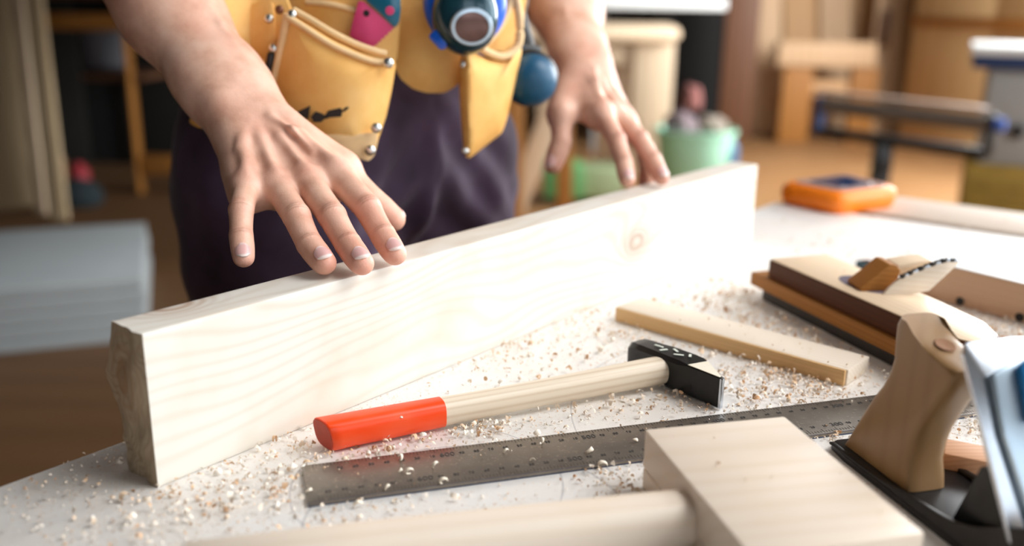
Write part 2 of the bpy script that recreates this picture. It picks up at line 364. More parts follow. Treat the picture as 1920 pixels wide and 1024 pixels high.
for (a, b) in WIN:
    k += 1; m = MB(); cy = (a+b)/2
    for y in (a+.03, cy, b-.03): m.box((X1+.06, y, (zs+zt)/2), (0.05, 0.05, zt-zs))
    for z in (zs+.03, (zs+zt)/2, zt-.03): m.box((X1+.06, cy, z), (0.05, b-a, 0.05))
    f = struct('window_%d' % k, m, M['white'])
for (a, b) in FWN:
    k += 1; m = MB(); cx = (a+b)/2
    for x in (a+.03, cx, b-.03): m.box((x, Y0-.06, (0.2+zt)/2), (0.05, 0.05, zt-0.2))
    for z in (.23, (0.2+zt)/2, zt-.03): m.box((cx, Y0-.06, z), (b-a, 0.05, 0.05))
    struct('window_%d' % k, m, M['white'])

# ------------------------------------------------------------------ workbench
BA = math.atan2(0.7815, 0.624); E_ = Vector((math.cos(BA), math.sin(BA), 0)); G_ = Vector((E_.y, -E_.x, 0))
A0 = Vector((-0.279, 0.447, 0)); C0 = Vector((0.463, 1.376, 0))
BF = frame_at(A0, BA)
def bw(s, g, z=0): return A0 + E_*s + G_*g + Vector((0, 0, z))
LS = (C0-A0).length
bench = empty('workbench', bw(0.2, 0.6, FZ), 'broad white-topped woodworking bench strewn with shavings under the tools', 'workbench')
def flat(name, pts, z0, z1, mat, parent, bev=0.0):
    m = MB(); m.prism([(p.x, p.y) for p in pts], (Vector((0, 0, 0)), Vector((1, 0, 0)), Vector((0, 1, 0)), Vector((0, 0, 1))), z0, z1, bev)
    return m.build(name, mat, parent)
flat('tabletop', [bw(-0.62, 0), bw(LS-0.160, 0), bw(LS-0.160, 1.25), bw(-0.62, 1.25)], -0.04, 0.0, M['bench'], bench, 0.0015)
flat('gap_shade_strip', [bw(LS-0.1595, 0.004), bw(LS-0.1365, 0.004), bw(LS-0.1365, 1.24), bw(LS-0.1595, 1.24)], -0.045, -0.020, M['sole_gap_shade'], bench)  # near-black strip painting the shade inside the gap before the rail
flat('rail', [bw(LS-0.136, 0.0), bw(LS, 0.0), bw(LS, 1.25), bw(LS-0.136, 1.25)], -0.045, 0.0, M['rail'], bench, 0.0015)
flat('apron', [bw(-0.55, 0.05), bw(LS-0.06, 0.05), bw(LS-0.06, 1.2), bw(-0.55, 1.2)], -0.14, -0.046, M['bench_wood'], bench)
for s_, g_ in ((-0.5, 0.12), (LS-0.12, 0.12), (-0.5, 1.12), (LS-0.12, 1.12)):
    MB().box(bw(s_, g_, (FZ-0.141)/2), (0.09, 0.09, -0.141-FZ), BA, 0.004).build('leg', M['bench_wood'], bench)

# ------------------------------------------------------------------ the beam under the man's hands
BY = 0.8901; BO = Vector((-0.1907, 0.4500, 0)); BU = Vector((math.cos(BY), math.sin(BY), 0)); BN = Vector((-BU.y, BU.x, 0))
BL, BT, BH = 0.7360, 0.0314, 0.0890
BMF = frame_at(BO, BY)
b = bmesh.new(); nx, ny, nz = 150, 8, 22; vv = {}
def beam_pt(i, j, k_):
    u = i/nx; x = BL*u**1.25; y = BT*j/ny; z = BH*k_/nz
    e = math.exp(-x/0.006)
    if i <= 14:
        p = Vector((x*30, y*90, z*70))
        rough = noise.noise(p)*0.0022 + noise.noise(p*2.7)*0.0010
        x += (-0.0035*e*math.exp(-((z-0.058)/0.020)**2) + rough*e)*min(1, j/2) - 0.0008*e
        if j == ny: y += (0.0035*math.exp(-((z-0.058)/0.014)**2) + noise.noise(Vector((0, z*80, 3)))*0.0012)*math.exp(-x/0.02)
    y += 0.0
    # eased arrises
    r = 0.0016
    for (c, lo, hi) in ((0, 0, BT),):
        pass
    return Vector((x, y, z))
for i in range(nx+1):
    for j in range(ny+1):
        for k_ in range(nz+1):
            if i in (0, nx) or j in (0, ny) or k_ in (0, nz): vv[i, j, k_] = b.verts.new(beam_pt(i, j, k_))
def quad(a, b_, c, d, mi):
    f = b.faces.new((vv[a], vv[b_], vv[c], vv[d])); f.material_index = mi
for i in range(nx):
    for j in range(ny): quad((i, j, 0), (i, j+1, 0), (i+1, j+1, 0), (i+1, j, 0), 0); quad((i, j, nz), (i+1, j, nz), (i+1, j+1, nz), (i, j+1, nz), 0)
    for k_ in range(nz): quad((i, 0, k_), (i+1, 0, k_), (i+1, 0, k_+1), (i, 0, k_+1), 0); quad((i, ny, k_), (i, ny, k_+1), (i+1, ny, k_+1), (i+1, ny, k_), 0)
for j in range(ny):
    for k_ in range(nz): quad((0, j, k_), (0, j, k_+1), (0, j+1, k_+1), (0, j+1, k_), 1); quad((nx, j, k_), (nx, j+1, k_), (nx, j+1, k_+1), (nx, j, k_+1), 1)
ed = [e for e in b.edges if len(e.link_faces) == 2 and e.link_faces[0].normal.dot(e.link_faces[1].normal) < 0.5 and
      not (min(v.co.x for v in e.verts) < 0.004 and max(v.co.x for v in e.verts) < 0.004)]
b.normal_update()
ed = [e for e in b.edges if len(e.link_faces) == 2 and e.link_faces[0].normal.dot(e.link_faces[1].normal) < 0.4 and min(v.co.x for v in e.verts) > 0.0006]
bmesh.ops.bevel(b, geom=ed, offset=0.0011, segments=2, profile=0.5, affect='EDGES', clamp_overlap=True)
me = bpy.data.meshes.new('wooden_beam'); b.to_mesh(me); b.free()
beam = bpy.data.objects.new('wooden_beam', me); COL.objects.link(beam); me.materials.append(M['beam']); me.materials.append(M['endgrain'])
for p in me.polygons: p.use_smooth = True
me.set_sharp_from_angle(angle=math.radians(35)); beam.matrix_world = BMF
tag(beam, 'long pale planed timber standing on edge under both hands', 'timber')

# ------------------------------------------------------------------ steel rule
RY = math.atan2(0.1395, 0.4568); RO = Vector((-0.1054, 0.4310, 0)); RL_, RW_ = 0.600, 0.0425
RF = frame_at(RO, RY)
def rp(x, y, z): return RF @ Vector((x, y, z))
rule = empty('steel_rule', rp(0.3, RW_/2, 0), 'long grey steel rule with engraved numbers in front of the hammer', 'ruler')
MB().box((RL_/2, RW_/2, 0.0018), (RL_, RW_, 0.0024), bev=0.0004).build('blade', M['rule'], None, frame=Matrix.Identity(4))
bl = bpy.data.objects['blade']; bl.matrix_world = RF; bl.parent = rule; bl.matrix_parent_inverse = rule.matrix_basis.inverted()
MB().box((RL_/2, 0.0005, 0.0016), (RL_, 0.0009, 0.0026)).build('edge_strip', M['navy'], rule, frame=Matrix.Identity(4)).matrix_world
es = bpy.data.objects['edge_strip']; es.matrix_basis = RF
zt_ = 0.00312
for row in (0, 1):
    m = MB()
    for i in range(0, 521, 2):
        x = 0.006 + i*0.001; L = (0.0062 if i % 100 == 0 else 0.0052 if i % 10 == 0 else 0.003)*0.8
        y0 = RW_-0.0006-L if row else 0.0014
        m.box((x, y0+L/2, zt_), (0.00022, L, 0.0001))
    tk = m.build('graduations', M['ink'], rule, smooth=0, frame=Matrix.Identity(4)); tk.matrix_basis = RF
def text_mesh(txt, size, depth=0.0001):
    cu = bpy.data.curves.new('t', 'FONT'); cu.body = txt; cu.size = size; cu.extrude = depth; cu.align_x = 'CENTER'; cu.align_y = 'CENTER'
    o = bpy.data.objects.new('t', cu); COL.objects.link(o); dg = bpy.context.evaluated_depsgraph_get(); dg.update()
    me = bpy.data.meshes.new_from_object(o.evaluated_get(dg)); bpy.data.objects.remove(o); bpy.data.curves.remove(cu); return me
# numbers fall from left to right, hundreds larger
bmx = bmesh.new()
x200t = 0.4365; x200b = 0.4185; dd = 0.0885
for row, (xr, yy) in enumerate(((x200t, RW_-0.0088), (x200b, 0.0092))):
    n10 = 200
    for k_ in range(-14, 48):
        val = 200 + k_*10; x = xr - k_*dd/10
        if not (0.006 < x < RL_-0.006) or val < 0: continue
        big = val % 100 == 0
        tm = text_mesh(str(val if big else val % 100), 0.0062 if big else 0.0034)
        tm.transform(Matrix.Translation((x, yy, zt_))); bmx.from_mesh(tm); bpy.data.meshes.remove(tm)
me = bpy.data.meshes.new('numerals'); bmx.to_mesh(me); bmx.free(); me.materials.append(M['ink'])
nm = bpy.data.objects.new('numerals', me); COL.objects.link(nm); nm.parent = rule; nm.matrix_parent_inverse = rule.matrix_basis.inverted(); nm.matrix_basis = RF

# ------------------------------------------------------------------ hammer
HB = Vector((-0.1125, 0.4965, 0.0)); HE = Vector((0.1135, 0.6055, 0.0)); HD = (HE-HB).normalized(); HLen = (HE-HB).length
ham = empty('hammer', (HB+HE)/2, 'hammer with red-tipped wooden handle and black steel head lying on the bench', 'hammer')
HM = frame_at(HB, math.atan2(HD.y, HD.x))
def hrings(x0, x1, n):
    R = []
    for i in range(n+1):
        x = x0+(x1-x0)*i/n; u = x/HLen
        ry = 0.0093 - 0.0012*math.sin(PI*min(1, u*1.0))**2 + 0.0010*max(0, u-0.75)*4*0.3
        rz = 0.0096 - 0.0010*math.sin(PI*u)**2
        if x0 == 0 and i == 0: ry *= 0.90; rz *= 0.90
        R.append((x, ry, rz))
    return R
def sup(x, ry, rz, zc, n=28, e=2.5):
    out = []
    for j in range(n):
        a = 2*PI*j/n; c, s_ = math.cos(a), math.sin(a)
        out.append(Vector((x, math.copysign(abs(c)**(2/e), c)*ry, zc+math.copysign(abs(s_)**(2/e), s_)*rz)))
    return out
XC = 0.0775
def zc(x): return 0.0098 + 0.0022*(x/HLen)
def cut(r_, k_=1.0): return [Vector((p.x+0.0022*k_+k_*(-0.34*p.y-0.16*(p.z-0.0098)), p.y, p.z)) for p in r_]
MB().loft([cut(sup(0.0002, 0.0088, 0.0092, zc(0), e=3)), cut(sup(0.0009, 0.0094, 0.0098, zc(0), e=3)), cut(sup(0.010, 0.0094, 0.0098, zc(0), e=3), 0.3)]+[sup(x, a, c, zc(x), e=3) for x, a, c in hrings(0.016, XC, 10)]).build('grip', M['red'], ham, frame=Matrix.Identity(4), smooth=40).matrix_basis = HM
MB().loft([cut(sup(-0.0003, 0.0085, 0.0089, zc(0), e=3)), cut(sup(0.0003, 0.0085, 0.0089, zc(0), e=3))]).build('butt_end', M['red_end'], ham, frame=Matrix.Identity(4)).matrix_basis = HM
MB().loft([sup(x, a-0.00015, c-0.00015, zc(x)) for x, a, c in hrings(XC, HLen-0.004, 24)]).build('handle', M['ash'], ham, frame=Matrix.Identity(4)).matrix_basis = HM
# head: local x along the head (striking face at -x side), y across handle direction
HA = math.radians(129.5); HC = Vector((0.1155, 0.6035, 0.0122))
HH = Matrix.Translation(HC) @ Matrix.Rotation(HA, 4, 'Z')
def oct_(x, hw, hz, ch, zo=0, yo=0):
    return [Vector((x, y+yo, z+zo)) for y, z in ((hw-ch, -hz), (hw, -hz+ch), (hw, hz-ch), (hw-ch, hz), (-hw+ch, hz), (-hw, hz-ch), (-hw, -hz+ch), (-hw+ch, -hz))]
prof = [(-0.0465, 0.0016, 0.0108, 0.0006, 0, 0.0084), (-0.018, 0.0100, 0.0110, 0.0010), (-0.011, 0.0112, 0.0116, 0.0025), (0.010, 0.0112, 0.0116, 0.0030),
        (0.018, 0.0102, 0.0112, 0.0030), (0.028, 0.0098, 0.0110, 0.0030), (0.035, 0.0094, 0.0106, 0.0034), (0.0385, 0.0078, 0.0092, 0.0034), (0.040, 0.0055, 0.0070, 0.0026)]
MB().loft([oct_(*p) for p in prof]).build('head', M['black_iron'], ham, frame=Matrix.Identity(4), smooth=32).matrix_basis = HH
MB().loft([oct_(-0.0484, 0.0011, 0.0104, 0.0004, 0, 0.0086), oct_(-0.0478, 0.0016, 0.0108, 0.0006, 0, 0.0084), oct_(-0.0464, 0.0017, 0.01085, 0.0006, 0, 0.0084)]).build('peen_edge', M['steel'], ham, frame=Matrix.Identity(4)).matrix_basis = HH
m = MB(); o_ = Vector((0, 0, 0.01105)); m.prism([(-0.0455, -0.0088), (-0.0190, 0.0085), (-0.0165, -0.0005), (-0.024, -0.0088)][::-1] if False else [(-0.0455, 0.0095), (-0.0455, 0.0076), (-0.0225, -0.0068), (-0.0185, 0.0092)],
        (o_, Vector((1, 0, 0)), Vector((0, 1, 0)), Vector((0, 0, 1))), -0.0002, 0.00015)
lab = m.build('bare_glint_patch', plain('bare_metal_glint', (236, 226, 206), 0.45), ham, frame=Matrix.Identity(4)); lab.matrix_basis = HH  # bare steel with its bright reflection painted in as non-metal cream
m = MB()
for (x, y, a, L) in ((-0.004, 0.002, 0.6, 0.007), (0.003, -0.003, -0.4, 0.006), (0.009, 0.003, 1.2, 0.006), (-0.010, -0.003, 2.2, 0.005), (0.016, 0.0, 0.1, 0.007)):
    m.box((x, y, 0.0121), (L, 0.0018, 0.0004), a)
fl = m.build('paint_chips', plain('pale_scuffs', (214, 218, 204), 0.6), ham, frame=Matrix.Identity(4)); fl.matrix_basis = HH

# ------------------------------------------------------------------ mallet in the foreground
MT = 0.0350; MX = Vector((0.9726, 0.2327, 0)); MY = Vector((-0.2327, 0.9726, 0)); MC = Vector((0.0735, 0.4590, 0))
mal = empty('wooden_mallet', MC+MX*0.042-MY*0.06, 'pale wooden mallet with thick square head nearest the camera', 'mallet')
MF = Matrix.Translation(MC) @ Matrix((MX, MY, Vector((0, 0, 1)))).transposed().to_4x4()
MB().box((0.042, -0.0615, 0.0060), (0.0835, 0.1225, 0.0118), bev=0.0008).box((0.042, -0.0615, 0.0235), (0.0840, 0.1230, 0.0229), bev=0.0014).build('head', M['mallet'], mal, frame=Matrix.Identity(4)).matrix_basis = MF
hp = [(-0.235, 0.0125), (-0.232, 0.0140), (-0.16, 0.0145), (-0.08, 0.0140), (-0.02, 0.0135), (-0.0035, 0.0132), (0.002, 0.0118), (0.01, 0.0118)]
MB().loft([[Vector((x, -0.0590+0.95*r*math.copysign(abs(math.cos(a))**0.75, math.cos(a)), 0.0150+r*math.copysign(abs(math.sin(a))**0.75, math.sin(a)))) for a in [2*PI*j/28 for j in range(28)]] for x, r in hp]
          ).build('handle', M['mallet'], mal, frame=Matrix.Identity(4)).matrix_basis = MF

# ------------------------------------------------------------------ thin plank behind the hammer
PA = Vector((0.0880, 0.7405, 0)); PB = Vector((0.2372, 0.6045, 0)); PD_ = (PB-PA).normalized(); PNn = Vector((-PD_.y, PD_.x, 0)); PLn = (PB-PA).length
PF = Matrix.Translation(PA) @ Matrix((PD_, PNn, Vector((0, 0, 1)))).transposed().to_4x4()
pl = empty('thin_plank', PA+PD_*PLn/2, 'thin pale plank with tan edge lying behind the hammer head', 'plank')
MB().box((PLn/2, 0.0195, 0.0062), (PLn, 0.037, 0.0122), bev=0.0008).build('board', M['plank'], pl, frame=Matrix.Identity(4)).matrix_basis = PF
MB().box((PLn/2-0.0003, -0.0002, 0.0061), (PLn-0.002, 0.0026, 0.0120), bev=0.0009).box((PLn*0.80, -0.0016, 0.0055), (0.0005, 0.0002, 0.009)).build('edging', M['plank_edge'], pl, frame=Matrix.Identity(4)).matrix_basis = PF

# ------------------------------------------------------------------ wooden plane at the right
D2 = Vector((0.3299, -0.9440, 0)); N2 = Vector((0.9440, 0.3299, 0)); O2 = Vector((0.2263, 0.8142, 0)) - N2*0.007 - D2*0.003
JF = Matrix.Translation(O2) @ Matrix((D2, N2, Vector((0, 0, 1)))).transposed().to_4x4(); JI = JF.inverted()
jp = empty('wooden_hand_plane', O2+D2*0.12+N2*0.03, 'wooden hand plane with dark brown body and golden strip at the right of the bench', 'hand plane')
def jbuild(mb, name, mat): o = mb.build(name, mat, jp, frame=Matrix.Identity(4)); o.matrix_basis = JF; return o
ID3 = (Vector((0, 0, 0)), Vector((1, 0, 0)), Vector((0, 1, 0)), Vector((0, 0, 1)))
jbuild(MB().prism([(0.012, 0.007), (0.235, 0.007), (0.235, 0.058), (0.012, 0.058)], ID3, 0.0, 0.0115, 0.0006), 'sole', M['sole_gap_shade'])
jbuild(MB().prism([(0.0, 0.001), (0.240, 0.001), (0.240, 0.062), (0.0, 0.062)], ID3, 0.0117, 0.0235, 0.0008), 'side_strip', M['gold_body'])
out = [(0.0205, 0.005), (0.232, 0.005), (0.248, 0.014), (0.252, 0.026), (0.240, 0.043), (0.215, 0.056), (0.16, 0.062), (0.0205, 0.066)]
jbuild(MB().prism(out, ID3, 0.0237, 0.0400, 0.0010), 'body', M['dark_body'])
jbuild(MB().prism([(0.0215, 0.0062), (0.2315, 0.0062), (0.2470, 0.0150), (0.2505, 0.026), (0.239, 0.042), (0.2145, 0.0548), (0.16, 0.0608), (0.0215, 0.0648)], ID3, 0.0400, 0.0412, 0.0004), 'top_facing', M['pale_body'])
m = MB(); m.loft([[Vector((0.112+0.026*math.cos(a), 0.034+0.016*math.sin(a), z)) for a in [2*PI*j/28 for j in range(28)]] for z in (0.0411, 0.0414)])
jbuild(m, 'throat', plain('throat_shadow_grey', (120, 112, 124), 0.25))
def plate(name, pts, Y, th, mat, parent, tilt=0.0, bev=0.0004):
    """outline given by sight lines to a plane at distance Y (turned by tilt about the vertical), built `th` thick"""
    c = atd(pts[0][0], pts[0][1], Y); n_ = Vector((math.sin(tilt), -math.cos(tilt), 0)); x_ = Vector((math.cos(tilt), math.sin(tilt), 0)); z_ = Vector((0, 0, 1)); pol = []
    for p in pts:
        d = FW + RT*((p[0]-960)/FPX) + UP*((512-p[1])/FPX); t_ = (c-CO).dot(n_)/d.dot(n_); q = CO+d*t_-c; pol.append((q.dot(x_), q.z))
    m_ = MB(); m_.prism(pol, (c, x_, z_, n_), -th, 0, bev); return m_.build(name, mat, parent)
plate('wedge', [(1612, 541), (1640, 520), (1668, 496), (1681, 497), (1689, 508), (1684, 524), (1668, 540), (1650, 556), (1625, 556)], 0.700, 0.024, M['gold_body'], jp, 0.10, 0.0010)
plate('cutting_iron', [(1654, 556), (1668, 540), (1690, 521), (1712, 511), (1745, 498), (1775, 489), (1790, 487), (1799, 491), (1790, 502), (1768, 522), (1742, 546), (1715, 551)], 0.692, 0.003, M['plank'], jp, 0.10)
plate('iron_block', [(1676, 512), (1684, 497), (1712, 492), (1745, 488), (1752, 492), (1720, 506), (1694, 519)], 0.705, 0.020, M['pale_body'], jp, 0.10, 0.0008)
m = MB(); m2 = MB()
pts = [(1690, 521), (1712, 511), (1745, 498), (1775, 488.5), (1797, 489)]
for i in range(12):
    u0 = i/12*(len(pts)-1); u1 = (i+0.86)/12*(len(pts)-1)
    def ip(u): k_ = min(int(u), len(pts)-2); f_ = u-k_; return atd(pts[k_][0]*(1-f_)+pts[k_+1][0]*f_, pts[k_][1]*(1-f_)+pts[k_+1][1]*f_, 0.6915)
    (m if i % 2 else m2).bar(ip(u0)+Vector((0, 0.0018, 0)), ip(u1)+Vector((0, 0.0018, 0)), 0.0046, 0.0022, 0.0003)
m.build('steel_edge', M['steel'], jp); m2.build('blackened_edge', M['black'], jp)

# long tan block with drilled holes behind it
TA = at(1712, 551, 0); TB = at(1920, 608, 0); TD = (TB-TA).normalized(); TN = Vector((-TD.y, TD.x, 0)); TF = Matrix.Translation(TA) @ Matrix((TD, TN, Vector((0, 0, 1)))).transposed().to_4x4()
tb = empty('drilled_wooden_block', TA+TD*0.12, 'long tan wooden block with two round dark holes at the right edge', 'wood block')
o = MB().box((0.125, 0.038, 0.0170), (0.25, 0.075, 0.0335), bev=0.001).build('body', M['tan_block'], tb, frame=Matrix.Identity(4)); o.matrix_basis = TF
o = MB().box((0.125, 0.038, 0.0342), (0.248, 0.073, 0.0008)).build('top_face', M['white'], tb, frame=Matrix.Identity(4)); o.matrix_basis = TF
TFi = TF.inverted()
for px, py in ((1800, 565), (1912, 595)):
    d = FW + RT*((px-960)/FPX) + UP*((512-py)/FPX); t_ = (TA-CO).dot(TN)/d.dot(TN); q = TFi @ (CO+d*t_)
    m = MB(); m.lathe([(0, 0.0034), (0.0006, 0.0038), (0.0009, 0.0036), (0.0009, 0.001)], (q.x, 0.0002, q.z), (0, -1, 0), 20)
    o = m.build('hole', M['black'], tb, frame=Matrix.Identity(4)); o.matrix_basis = TF
# small steel blade lying behind the plane
sA = at(1614, 493, 0.004); sB = at(1672, 512, 0.004)
sc = empty('marking_knife', (sA+sB)/2*1.0-Vector((0, 0, 0.004)), 'small bright steel blade lying behind the wooden hand plane', 'knife')
mid_ = sA.lerp(sB, 0.35)
MB().bar(sA, mid_, 0.016, 0.0076, 0.0015).build('handle', M['dark_teal'], sc)
MB().bar(mid_, sB, 0.019, 0.003, 0.0006).build('blade', M['steel'], sc)
# reddish offcut inside the lower right corner
oA = at(1768, 858, 0.006); oB = at(1868, 878, 0.006)
tag(MB().bar(oA+Vector((0, 0, 0.001)), oB+Vector((0, 0, 0.001)), 0.022, 0.0135, 0.001).build('wood_offcut', M['red_block']), 'small reddish wood offcut lying on shavings beside the metal plane', 'offcut')

# ------------------------------------------------------------------ metal bench plane, lower right
PX = Vector((0.254, -0.967, 0)).normalized(); PP = Vector((0.967, 0.254, 0)).normalized(); PO = Vector((0.1915, 0.5104, 0))
QF = Matrix.Translation(PO) @ Matrix((PX, PP, Vector((0, 0, 1)))).transposed().to_4x4()   # x forward, y across (left-handed pair made right below)
mp = empty('metal_bench_plane', PO+PX*0.12+PP*0.027, 'black iron bench plane with pale wooden handle in the lower right corner', 'hand plane')
def qb(mb, name, mat, sm=35): o = mb.build(name, mat, mp, frame=Matrix.Identity(4), smooth=sm); o.matrix_basis = QF; return o
SW = 0.056; TLn = 0.245
solep = [(0.004, 0.002), (0.0, 0.008), (0.0, SW-0.008), (0.004, SW-0.002), (0.02, SW), (TLn-0.01, SW), (TLn, SW-0.008), (TLn, 0.008), (TLn-0.01, 0), (0.02, 0)]
qb(MB().prism(solep, ID3, 0.0003, 0.0042, 0.0008), 'sole', M['iron'])
def wing(y0):
    pr_ = []
    for i in range(41):
        x = 0.004+(TLn-0.010)*i/40
        h = 0.0055 + 0.030*math.exp(-((x-0.160)/0.038)**2) + 0.004*math.exp(-((x-0.09)/0.03)**2); pr_.append((x, h))
    poly = pr_+[(TLn-0.006, 0.004), (0.004, 0.004)]
    m = MB(); m.prism(poly[::-1], (Vector((0, y0, 0)), Vector((1, 0, 0)), Vector((0, 0, 1)), Vector((0, 1, 0))), 0, 0.0034, 0.0006); return m
qb(wing(0.0002), 'cheek', M['iron']); qb(wing(SW-0.0036), 'cheek', M['iron'])
# tote profile in (forward, up)
tp = [(0.0065, 0.0045), (0.0105, 0.0150), (0.0177, 0.0295), (0.0255, 0.0440), (0.0319, 0.0539), (0.0362, 0.0640), (0.0377, 0.0722), (0.0365, 0.0830), (0.0362, 0.0920), (0.0385, 0.0972),
      (0.0482, 0.0925), (0.0667, 0.0862), (0.0800, 0.0838), (0.0868, 0.0828), (0.0872, 0.0790), (0.0821, 0.0689), (0.0765, 0.0590), (0.0720, 0.0495), (0.0680, 0.0410), (0.0657, 0.0325), (0.0646, 0.0210), (0.0655, 0.0120), (0.0670, 0.0045)]
m = MB(); T0, TW = 0.0085, 0.0240; rr = 0.0052; nst = 7
rat = [-1]*10+[-0.6, 0.17, 0.72]+[1]*(len(tp)-13)
def tring(u):                                                     # u = -1..1 across the thickness
    d_ = 0.0080*(1-(max(0.0, 1-abs(u)**3.6))**(1/3.6))
    return [Vector((p[0]-d_*r_*(1.0 if p[1] > 0.012 else 0.35), T0+TW/2+u*TW/2, p[1]-0.0012*abs(u)**6*(1 if p[1] > 0.08 else 0))) for p, r_ in zip(tp, rat)]
m.loft([tring(u) for u in (-1, -0.985, -0.95, -0.88, -0.76, -0.58, -0.35, 0, 0.35, 0.58, 0.76, 0.88, 0.95, 0.985, 1)])
qb(m, 'tote_handle', M['tote'], 60)
tn = Vector((-(0.0828-0.0972), 0, 0.0868-0.0385)).normalized()
m = MB(); m.lathe([(0, 0.0001), (0.0004, 0.0052), (0, 0.0056)][::-1], Vector((0.0635, T0+TW/2, 0.0879)), (tn.x, 0, tn.z), 24)
qb(m, 'bolt_plug', plain('dark_plug_wood', (138, 90, 50), 0.7))
# frog, iron and lever cap
qb(MB().prism([(0.098, 0.004), (0.150, 0.004), (0.147, 0.012), (0.128, 0.044), (0.112, 0.044)], (Vector((0, 0.009, 0)), Vector((1, 0, 0)), Vector((0, 0, 1)), Vector((0, 1, 0))), 0, SW-0.018, 0.0008), 'frog', M['black_iron'])
ia = Vector((0.1545, 0, 0.0035)); ib = Vector((0.0975, 0, 0.1035)); idr = (ib-ia).normalized(); inn = Vector((-idr.z, 0, idr.x)) * -1
IFr = (ia, Vector((0, 1, 0)), idr, inn)
Lb = (ib-ia).length
qb(MB().prism([(0.001, 0), (SW-0.004, 0), (SW-0.004, Lb-0.010), (SW-0.008, Lb-0.002), (SW/2, Lb), (0.000, Lb-0.001), (-0.003, Lb-0.006)], IFr, 0.0, 0.0030, 0.0005), 'cutting_iron', M['steel'])
qb(MB().prism([(0.012, 0.012), (SW-0.012, 0.012), (SW-0.006, 0.070), (SW-0.006, 0.098), (SW/2, Lb-0.008), (0.006, 0.098), (0.005, 0.070)], IFr, 0.0032, 0.0085, 0.0018), 'lever_cap', M['chrome'])
qb(MB().prism([(0.016, 0.074), (SW-0.016, 0.074), (SW-0.017, 0.100), (SW/2, 0.106), (0.017, 0.100)], IFr, 0.0090, 0.0140, 0.0018), 'cam_lever', M['blue_metal'])
m = MB(); q0 = ia+idr*0.045+inn*0.0085+Vector((0, SW/2, 0)); m.lathe([(0, 0.0075), (0.003, 0.0070), (0.0038, 0.0050), (0.0038, 0.0005)], q0, inn, 24); qb(m, 'cap_screw', M['blue_metal'])
kn = Vector((0.212, SW/2, 0.004)); m = MB(); m.lathe([(0, 0.014), (0.006, 0.013), (0.014, 0.009), (0.022, 0.011), (0.032, 0.0165), (0.040, 0.0165), (0.046, 0.012), (0.048, 0.004)], kn, (0, 0, 1), 32); qb(m, 'front_knob', M['tote'])

# ------------------------------------------------------------------ orange device at the far corner
L_, F_, R_, K_ = at(1462, 352, 0.014), at(1562, 390, 0.014), at(1690, 366, 0.014), at(1574, 327, 0.014)
L_ = Vector((0.360, 1.250, 0)); F_ = Vector((0.4205, 1.165, 0)); R_ = Vector((0.5250, 1.228, 0)); K_ = Vector((0.4850, 1.335, 0))
od = empty('orange_measuring_device', (L_+R_)/2, 'bright orange device with dark blue window at the far bench corner', 'device')
def quadring(s, z):
    c = (L_+F_+R_+K_)/4; pts = []
    cs = [L_, F_, R_, K_]
    for i in range(4):
        a, b_, d_ = cs[i-1], cs[i], cs[(i+1) % 4]
        for t_ in (0, 0.25, 0.5, 0.75, 1):
            p0 = b_+(a-b_)*0.18; p1 = b_+(d_-b_)*0.18; p = p0*(1-t_)**2+b_*2*t_*(1-t_)+p1*t_*t_
            pts.append(c+(p-c)*s+Vector((0, 0, z)))
    return pts
MB().loft([quadring(0.93, 0.0005), quadring(0.98, 0.006), quadring(1.0, 0.015), quadring(0.97, 0.024), quadring(0.86, 0.0290)]).build('shell', M['orange'], od, smooth=50)
MB().loft([quadring(0.80, 0.0288), quadring(0.78, 0.0302), quadring(0.70, 0.0306)]).build('face_panel', M['smoke'], od)
MB().loft([quadring(0.54, 0.0304), quadring(0.52, 0.0316)]).build('window', M['screen'], od)

